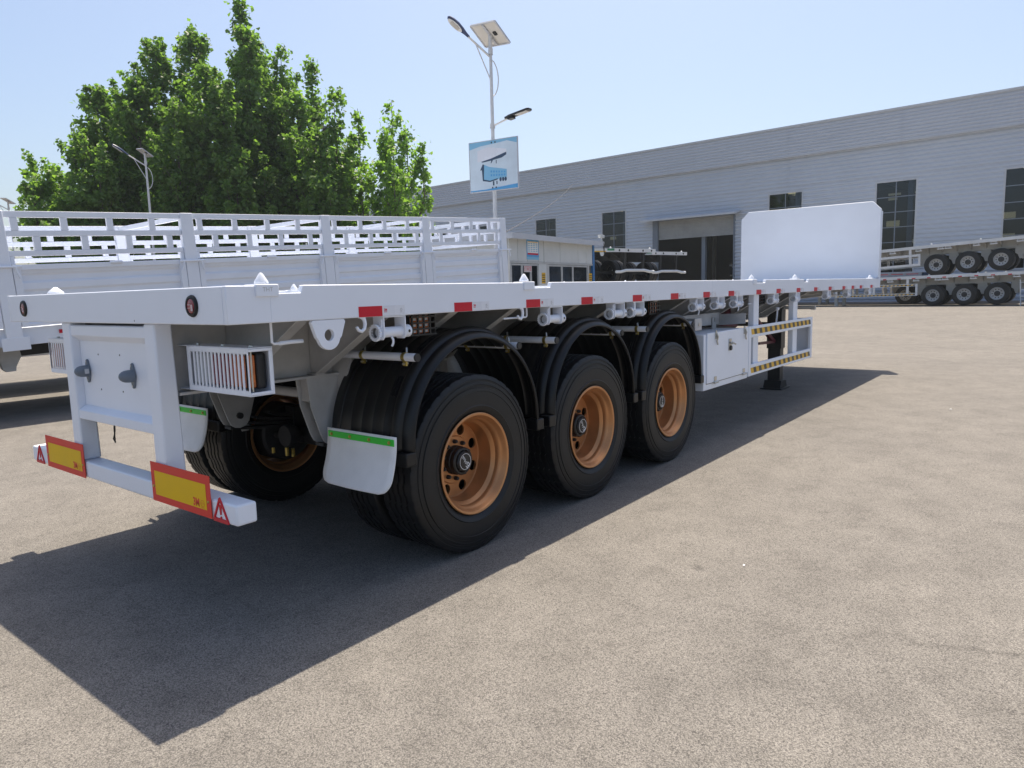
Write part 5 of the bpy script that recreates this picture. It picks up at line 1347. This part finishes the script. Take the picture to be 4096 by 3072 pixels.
# sign board on the pole
SB = thing("sign_board", "pale blue sign with printed trailers on the tall lamp pole", "sign", (PX - 0.08, PY - .05, 3.98), (0, 0, R(-83)))
def build_sign():
    # local x along the board (photo right), z up, front faces -y
    Wd, H_ = 1.36, 1.17
    MB().box(-Wd / 2, Wd / 2, 0, .03, 0, H_).obj("board", POSTER1, SB, bevel=.004)
    fr_ = MB()
    for a, c in ((-Wd / 2 - .015, -Wd / 2), (Wd / 2, Wd / 2 + .015)): fr_.box(a, c, -.006, .036, -.015, H_ + .015)
    fr_.box(-Wd / 2, Wd / 2, -.006, .036, H_, H_ + .015).box(-Wd / 2, Wd / 2, -.006, .036, -.015, 0)
    fr_.obj("board_frame", TRIM, SB)
    y = -.0022
    def flat(nm, polys, m, yy=y):
        b = MB()
        for p in polys: b.prism(p, (0, yy, 0), (1, 0, 0), (0, 0, 1), (0, 1, 0), .0016)
        return b.obj(nm, m, SB, smooth=0)
    top = [(-Wd / 2 + .002, H_ - .002), (-Wd / 2 + .002, H_ - .16), (-.35, H_ - .10), (0.1, H_ - .075), (.4, H_ - .05), (Wd / 2 - .002, H_ - .13), (Wd / 2 - .002, H_ - .002)]
    bot = [(-Wd / 2 + .002, .002), (-Wd / 2 + .002, .03), (-.2, .035), (.25, .07), (Wd / 2 - .002, .10), (Wd / 2 - .002, .002)]
    flat("blue_wave", [top], POSTER4); flat("blue_wave", [bot], POSTER2)
    # pale curtain trailer
    flat("printed_trailer_body", [[(-.45, .70), (-.45, .96), (-.15, 1.03), (.38, .93), (.38, .80), (-.1, .74)]], TAPEW)
    flat("printed_trailer_chassis", [[(-.35, .70), (-.05, .75), (.38, .86), (.38, .80), (.25, .74), (.0, .71), (-.05, .64), (-.07, .64), (-.05, .70), (-.3, .68)], [(.08, .70), (.10, .70), (.10, .62), (.08, .62)]], POSTER3, -.0045)
    # blue tipper trailer
    flat("printed_tipper_body", [[(-.30, .27), (-.34, .55), (-.25, .62), (-.12, .56), (.38, .46), (.38, .28), (-.1, .22)]], POSTER4)
    ribs = [rect(-.08 + k * .075, -.035 + k * .075, .42 - k * .007, .47 - k * .009) for k in range(6)] + [rect(-.08 + k * .075, -.035 + k * .075, .33 - k * .003, .38 - k * .004) for k in range(6)]
    flat("printed_tipper_ribs", ribs, POSTER2, -.0045)
    flat("printed_tipper_front", [[(-.38, .50), (-.30, .64), (-.26, .62), (-.28, .24), (-.31, .24), (-.33, .50)]], POSTER3, -.0045)
    wh = [[(cx + .032 * math.cos(t), .235 + .05 * math.sin(t)) for t in np.linspace(0, 2 * math.pi, 14, endpoint=False)] for cx in (.20, .275, .345)]
    flat("printed_tipper_chassis", [[(-.30, .24), (-.1, .20), (.12, .24), (.12, .27), (-.1, .23), (-.30, .28)], [(-.02, .21), (.02, .21), (.02, .11), (-.02, .11)], [(.08, .21), (.11, .21), (.11, .13), (.08, .13)]] + wh, POSTER3, -.0045)
    for z in (H_ - .05, .06):
        MB().lathe([(.001, -.012), (.018, -.010), (.02, -.003)], 10, o=(-.03, 0, z)).lathe([(.001, -.012), (.018, -.010), (.02, -.003)], 10, o=(.07, 0, z)).obj("bolt", DARK, SB)
build_sign()

# ------------------------------------------------------------------ trees
def tree(label, lobes, base, lmat, dens=1.0, grp="plane trees behind the stake trailer"):
    """lobes: (x, y, z_top, radius); each lobe is an upright leafy column over its own limb"""
    r = thing("plane_tree", label, "tree", base, (0, 0, 0), grp)
    bx, by = base[0], base[1]
    ztop = max(l[2] for l in lobes)
    tk = MB().tube([(0, 0, 0), (.05, .03, 2.0), (0, .05, ztop * .45)], .22, 10, r2=.12)
    tk.obj("trunk", BARK, r)
    lb = MB()
    C, N, S = [], [], []
    for (x, y, zt, rad) in lobes:
        lx, ly = x - bx, y - by
        zs = 2.2 + random.uniform(-.4, .6)
        pts = [(0, 0, zs), (lx * .6, ly * .6, zs + (zt - zs) * .35), (lx, ly, zs + (zt - zs) * .6), (lx, ly, zt - .15)]
        lb.tube(pts, .09, 7, r2=.012)
        zb = 1.2
        H_ = zt - zb
        n_cl = int(12 * dens * H_ * rad)
        for k in range(n_cl):
            t = random.random() ** 0.85
            z = zb + H_ * t
            # taper: full to 55 percent, then to a point
            f = 1.0 if t < .70 else max(0.0, 1 - ((t - .70) / .30) ** 2.0)
            rr = rad * 1.0 * (f * .9 + .10) * (1.0 + .24 * math.sin(z * 2.3 + x * 3))
            a = random.uniform(0, 2 * math.pi); q = rr * math.sqrt(random.uniform(.12, 1.0))
            cx, cy = lx + q * math.cos(a), ly + q * math.sin(a)
            m = random.randint(13, 26)
            cr = random.uniform(.16, .34)
            d = rng.normal(size=(m, 3)) * (cr * .62); d[:, 2] *= 1.15
            p = np.array((cx, cy, z)) + d
            C.append(p)
            nrm = rng.normal(size=(m, 3)) * .75 + np.array((math.cos(a) * .55, math.sin(a) * .55, .75))
            N.append(nrm); S.append(rng.uniform(.075, .14, size=m))
        # rising side sprays give the crown its feathered outline
        for k in range(int(3.0 * dens * H_ * (0.6 + rad * .5))):
            t = random.uniform(.02, .97) ** .9; z = zb + H_ * t
            f = 1.0 if t < .62 else max(0.0, 1 - ((t - .62) / .38) ** 1.7)
            rr = rad * 1.24 * (f * .88 + .12) * random.uniform(.75, 1.15)
            a = random.uniform(0, 2 * math.pi); ca, sa = math.cos(a), math.sin(a)
            rise = rr * random.uniform(.9, 1.7)
            tip = Vector((lx + rr * ca, ly + rr * sa, z + rise)); st_ = Vector((lx, ly, z - .1))
            lb.tube([st_, st_.lerp(tip, .55) + Vector((rr * .12 * ca, rr * .12 * sa, -.05)), tip], .022, 4, cap=False, r2=.005)
            L_ = (tip - st_).length
            for q in range(max(3, int(L_ * 4.2))):
                u = random.random() ** .6
                c0 = st_.lerp(tip, u) + Vector((rr * .12 * ca, rr * .12 * sa, 0)) * (1 - abs(2 * u - 1))
                m = random.randint(9, 20); cr = .30 * (1.08 - .62 * u)
                p = np.array(c0) + rng.normal(size=(m, 3)) * (cr * .6)
                C.append(p); N.append(rng.normal(size=(m, 3)) * .8 + np.array((ca * .5, sa * .5, .8))); S.append(rng.uniform(.07, .135, size=m))
    lb.obj("limb", BARK, r)
    C = np.concatenate(C); N = np.concatenate(N); S = np.concatenate(S)
    N /= np.linalg.norm(N, axis=1)[:, None]
    up = rng.normal(size=N.shape); up -= N * (up * N).sum(1)[:, None]; up /= np.linalg.norm(up, axis=1)[:, None]
    rt = np.cross(N, up)
    # five-pointed leaf outline folded along the midrib
    oa = np.array([(0, -1.0), (.85, -.35), (.55, .15), (.0, 1.05), (-.55, .15), (-.85, -.35)])
    n = len(C)
    V = np.zeros((n, 6, 3))
    for k, (a, b_) in enumerate(oa):
        V[:, k] = C + rt * (a * S)[:, None] + up * (b_ * S)[:, None] + N * ((abs(a) * .28) * S)[:, None]
    V = V.reshape(-1, 3)
    idx = np.arange(n)[:, None] * 6
    F = np.concatenate([idx + np.array([0, 1, 2, 3]), idx + np.array([0, 3, 4, 5])], 1).reshape(-1)
    me = bpy.data.meshes.new("crown")
    me.vertices.add(len(V)); me.vertices.foreach_set("co", V.reshape(-1))
    me.loops.add(len(F)); me.loops.foreach_set("vertex_index", F.astype(np.int32))
    me.polygons.add(n * 2); me.polygons.foreach_set("loop_start", np.arange(0, n * 8, 4, dtype=np.int32)); me.polygons.foreach_set("loop_total", np.full(n * 2, 4, dtype=np.int32))
    me.update(); me.validate()
    me.materials.append(lmat)
    o = put("crown", me, r); o['kind'] = 'stuff'
    return n
TR_N = 0
TR_N += tree("broad green plane tree at the left end of the row behind the lamp",
     [(15.25, 35.62, 12.15, 1.12), (14.01, 34.71, 9.68, 1.02), (16.27, 35.81, 11.46, 1.32), (14.12, 33.38, 8.63, 1.34), (16.0, 33.6, 8.8, 1.4)], (15.3, 34.9, 0), LEAF)
TR_N += tree("round topped dense plane tree left of the tallest tree",
     [(17.34, 33.46, 14.51, 1.12), (15.95, 32.83, 12.41, 1.09), (19.12, 33.02, 15.41, 1.25), (17.74, 29.58, 12.47, 1.34), (16.43, 30.21, 10.64, 1.32), (17.64, 34.77, 10.94, 1.71), (16.0, 30.4, 6.6, 1.3)], (17.5, 32.3, 0), LEAF)
TR_N += tree("tallest plane tree with a narrow pointed top in the middle of the row",
     [(20.27, 30.18, 16.6, 0.61), (19.55, 28.67, 14.41, 1.09), (21.26, 30.0, 14.0, 1.25), (18.13, 28.8, 11.12, 1.34), (17.95, 27.84, 8.6, 1.21), (21.09, 30.35, 10.79, 1.71), (19.2, 27.6, 7.4, 1.3)], (19.8, 29.4, 0), LEAF)
TR_N += tree("plane tree with several thin spires right of the tallest tree",
     [(21.27, 28.37, 14.11, 0.89), (20.72, 26.53, 11.31, 1.13), (22.8, 27.95, 13.53, 0.53), (21.44, 24.61, 11.21, 0.8), (20.53, 24.68, 9.15, 1.32), (21.87, 29.14, 9.79, 1.71), (22.3, 26.1, 8.2, 1.2), (20.6, 24.2, 6.0, 1.1)], (21.4, 26.6, 0), LEAF, .75)
TR_N += tree("thin sparse young plane tree with a bare twig top", [(24.36, 26.33, 11.43, 0.34), (23.03, 25.72, 9.79, 0.7), (22.9, 24.6, 7.6, 1.0)], (23.4, 25.6, 0), LEAF2, .5)
TR_N += tree("pale loose plane tree standing alone before the warehouse corner",
     [(25.51, 24.95, 11.82, 0.6), (24.18, 24.23, 9.63, 0.9), (26.52, 24.96, 10.21, 0.6), (24.9, 22.2, 8.98, 0.40), (23.57, 22.95, 7.68, 1.4)], (24.9, 24.0, 0), LEAF2, .5)
TR_N += tree("low leafy young plane tree at the far left of the row",
     [(13.41, 37.14, 8.26, 1.22), (12.27, 36.44, 7.38, 0.72), (14.36, 37.49, 7.94, 1.2), (13.2, 35.9, 6.4, 1.1)], (13.4, 36.9, 0), LEAF2, .95)
print("leaves", TR_N)
nb = MB()
for k in range(60):
    a = random.uniform(0, 6.28); e = random.uniform(-.5, .5); p = Vector((.24 * math.cos(a), .24 * math.sin(a), e * .3)); d = Vector((-math.sin(a), math.cos(a), random.uniform(-.4, .4))) * .22
    nb.tube([p - d, p + d], .012, 4)
tag(nb.obj("bird_nest", BARK, loc=(21.3, 25.0, 9.5)), "dark twig bird nest high in the spired plane tree", "nest")

# ------------------------------------------------------------------ litter on the yard
lit = [((8.2, -2.9), .016, "small white paper scrap lying near the trailer shadow", PRINTW), ((2.15, -2.62), .010, "tiny pale pebble on the asphalt near the rear wheel", PRINTW), ((19.5, -6.2), .05, "small dark clod lying out on the open yard", BARK), ((14.5, -7.0), .045, "small dark lid lying on the sunlit asphalt", DARK)]
for (x, y), s, lab, m_ in lit:
    b = MB()
    b.prism([(s * math.cos(t) * random.uniform(.6, 1.2), s * math.sin(t) * random.uniform(.4, .8)) for t in np.linspace(0, 6.28, 7, endpoint=False)], (x, y, gz(x) + .001), (1, 0, 0), (0, 1, 0), (0, 0, 1), s * .35)
    tag(b.obj("litter", m_), lab, "litter")
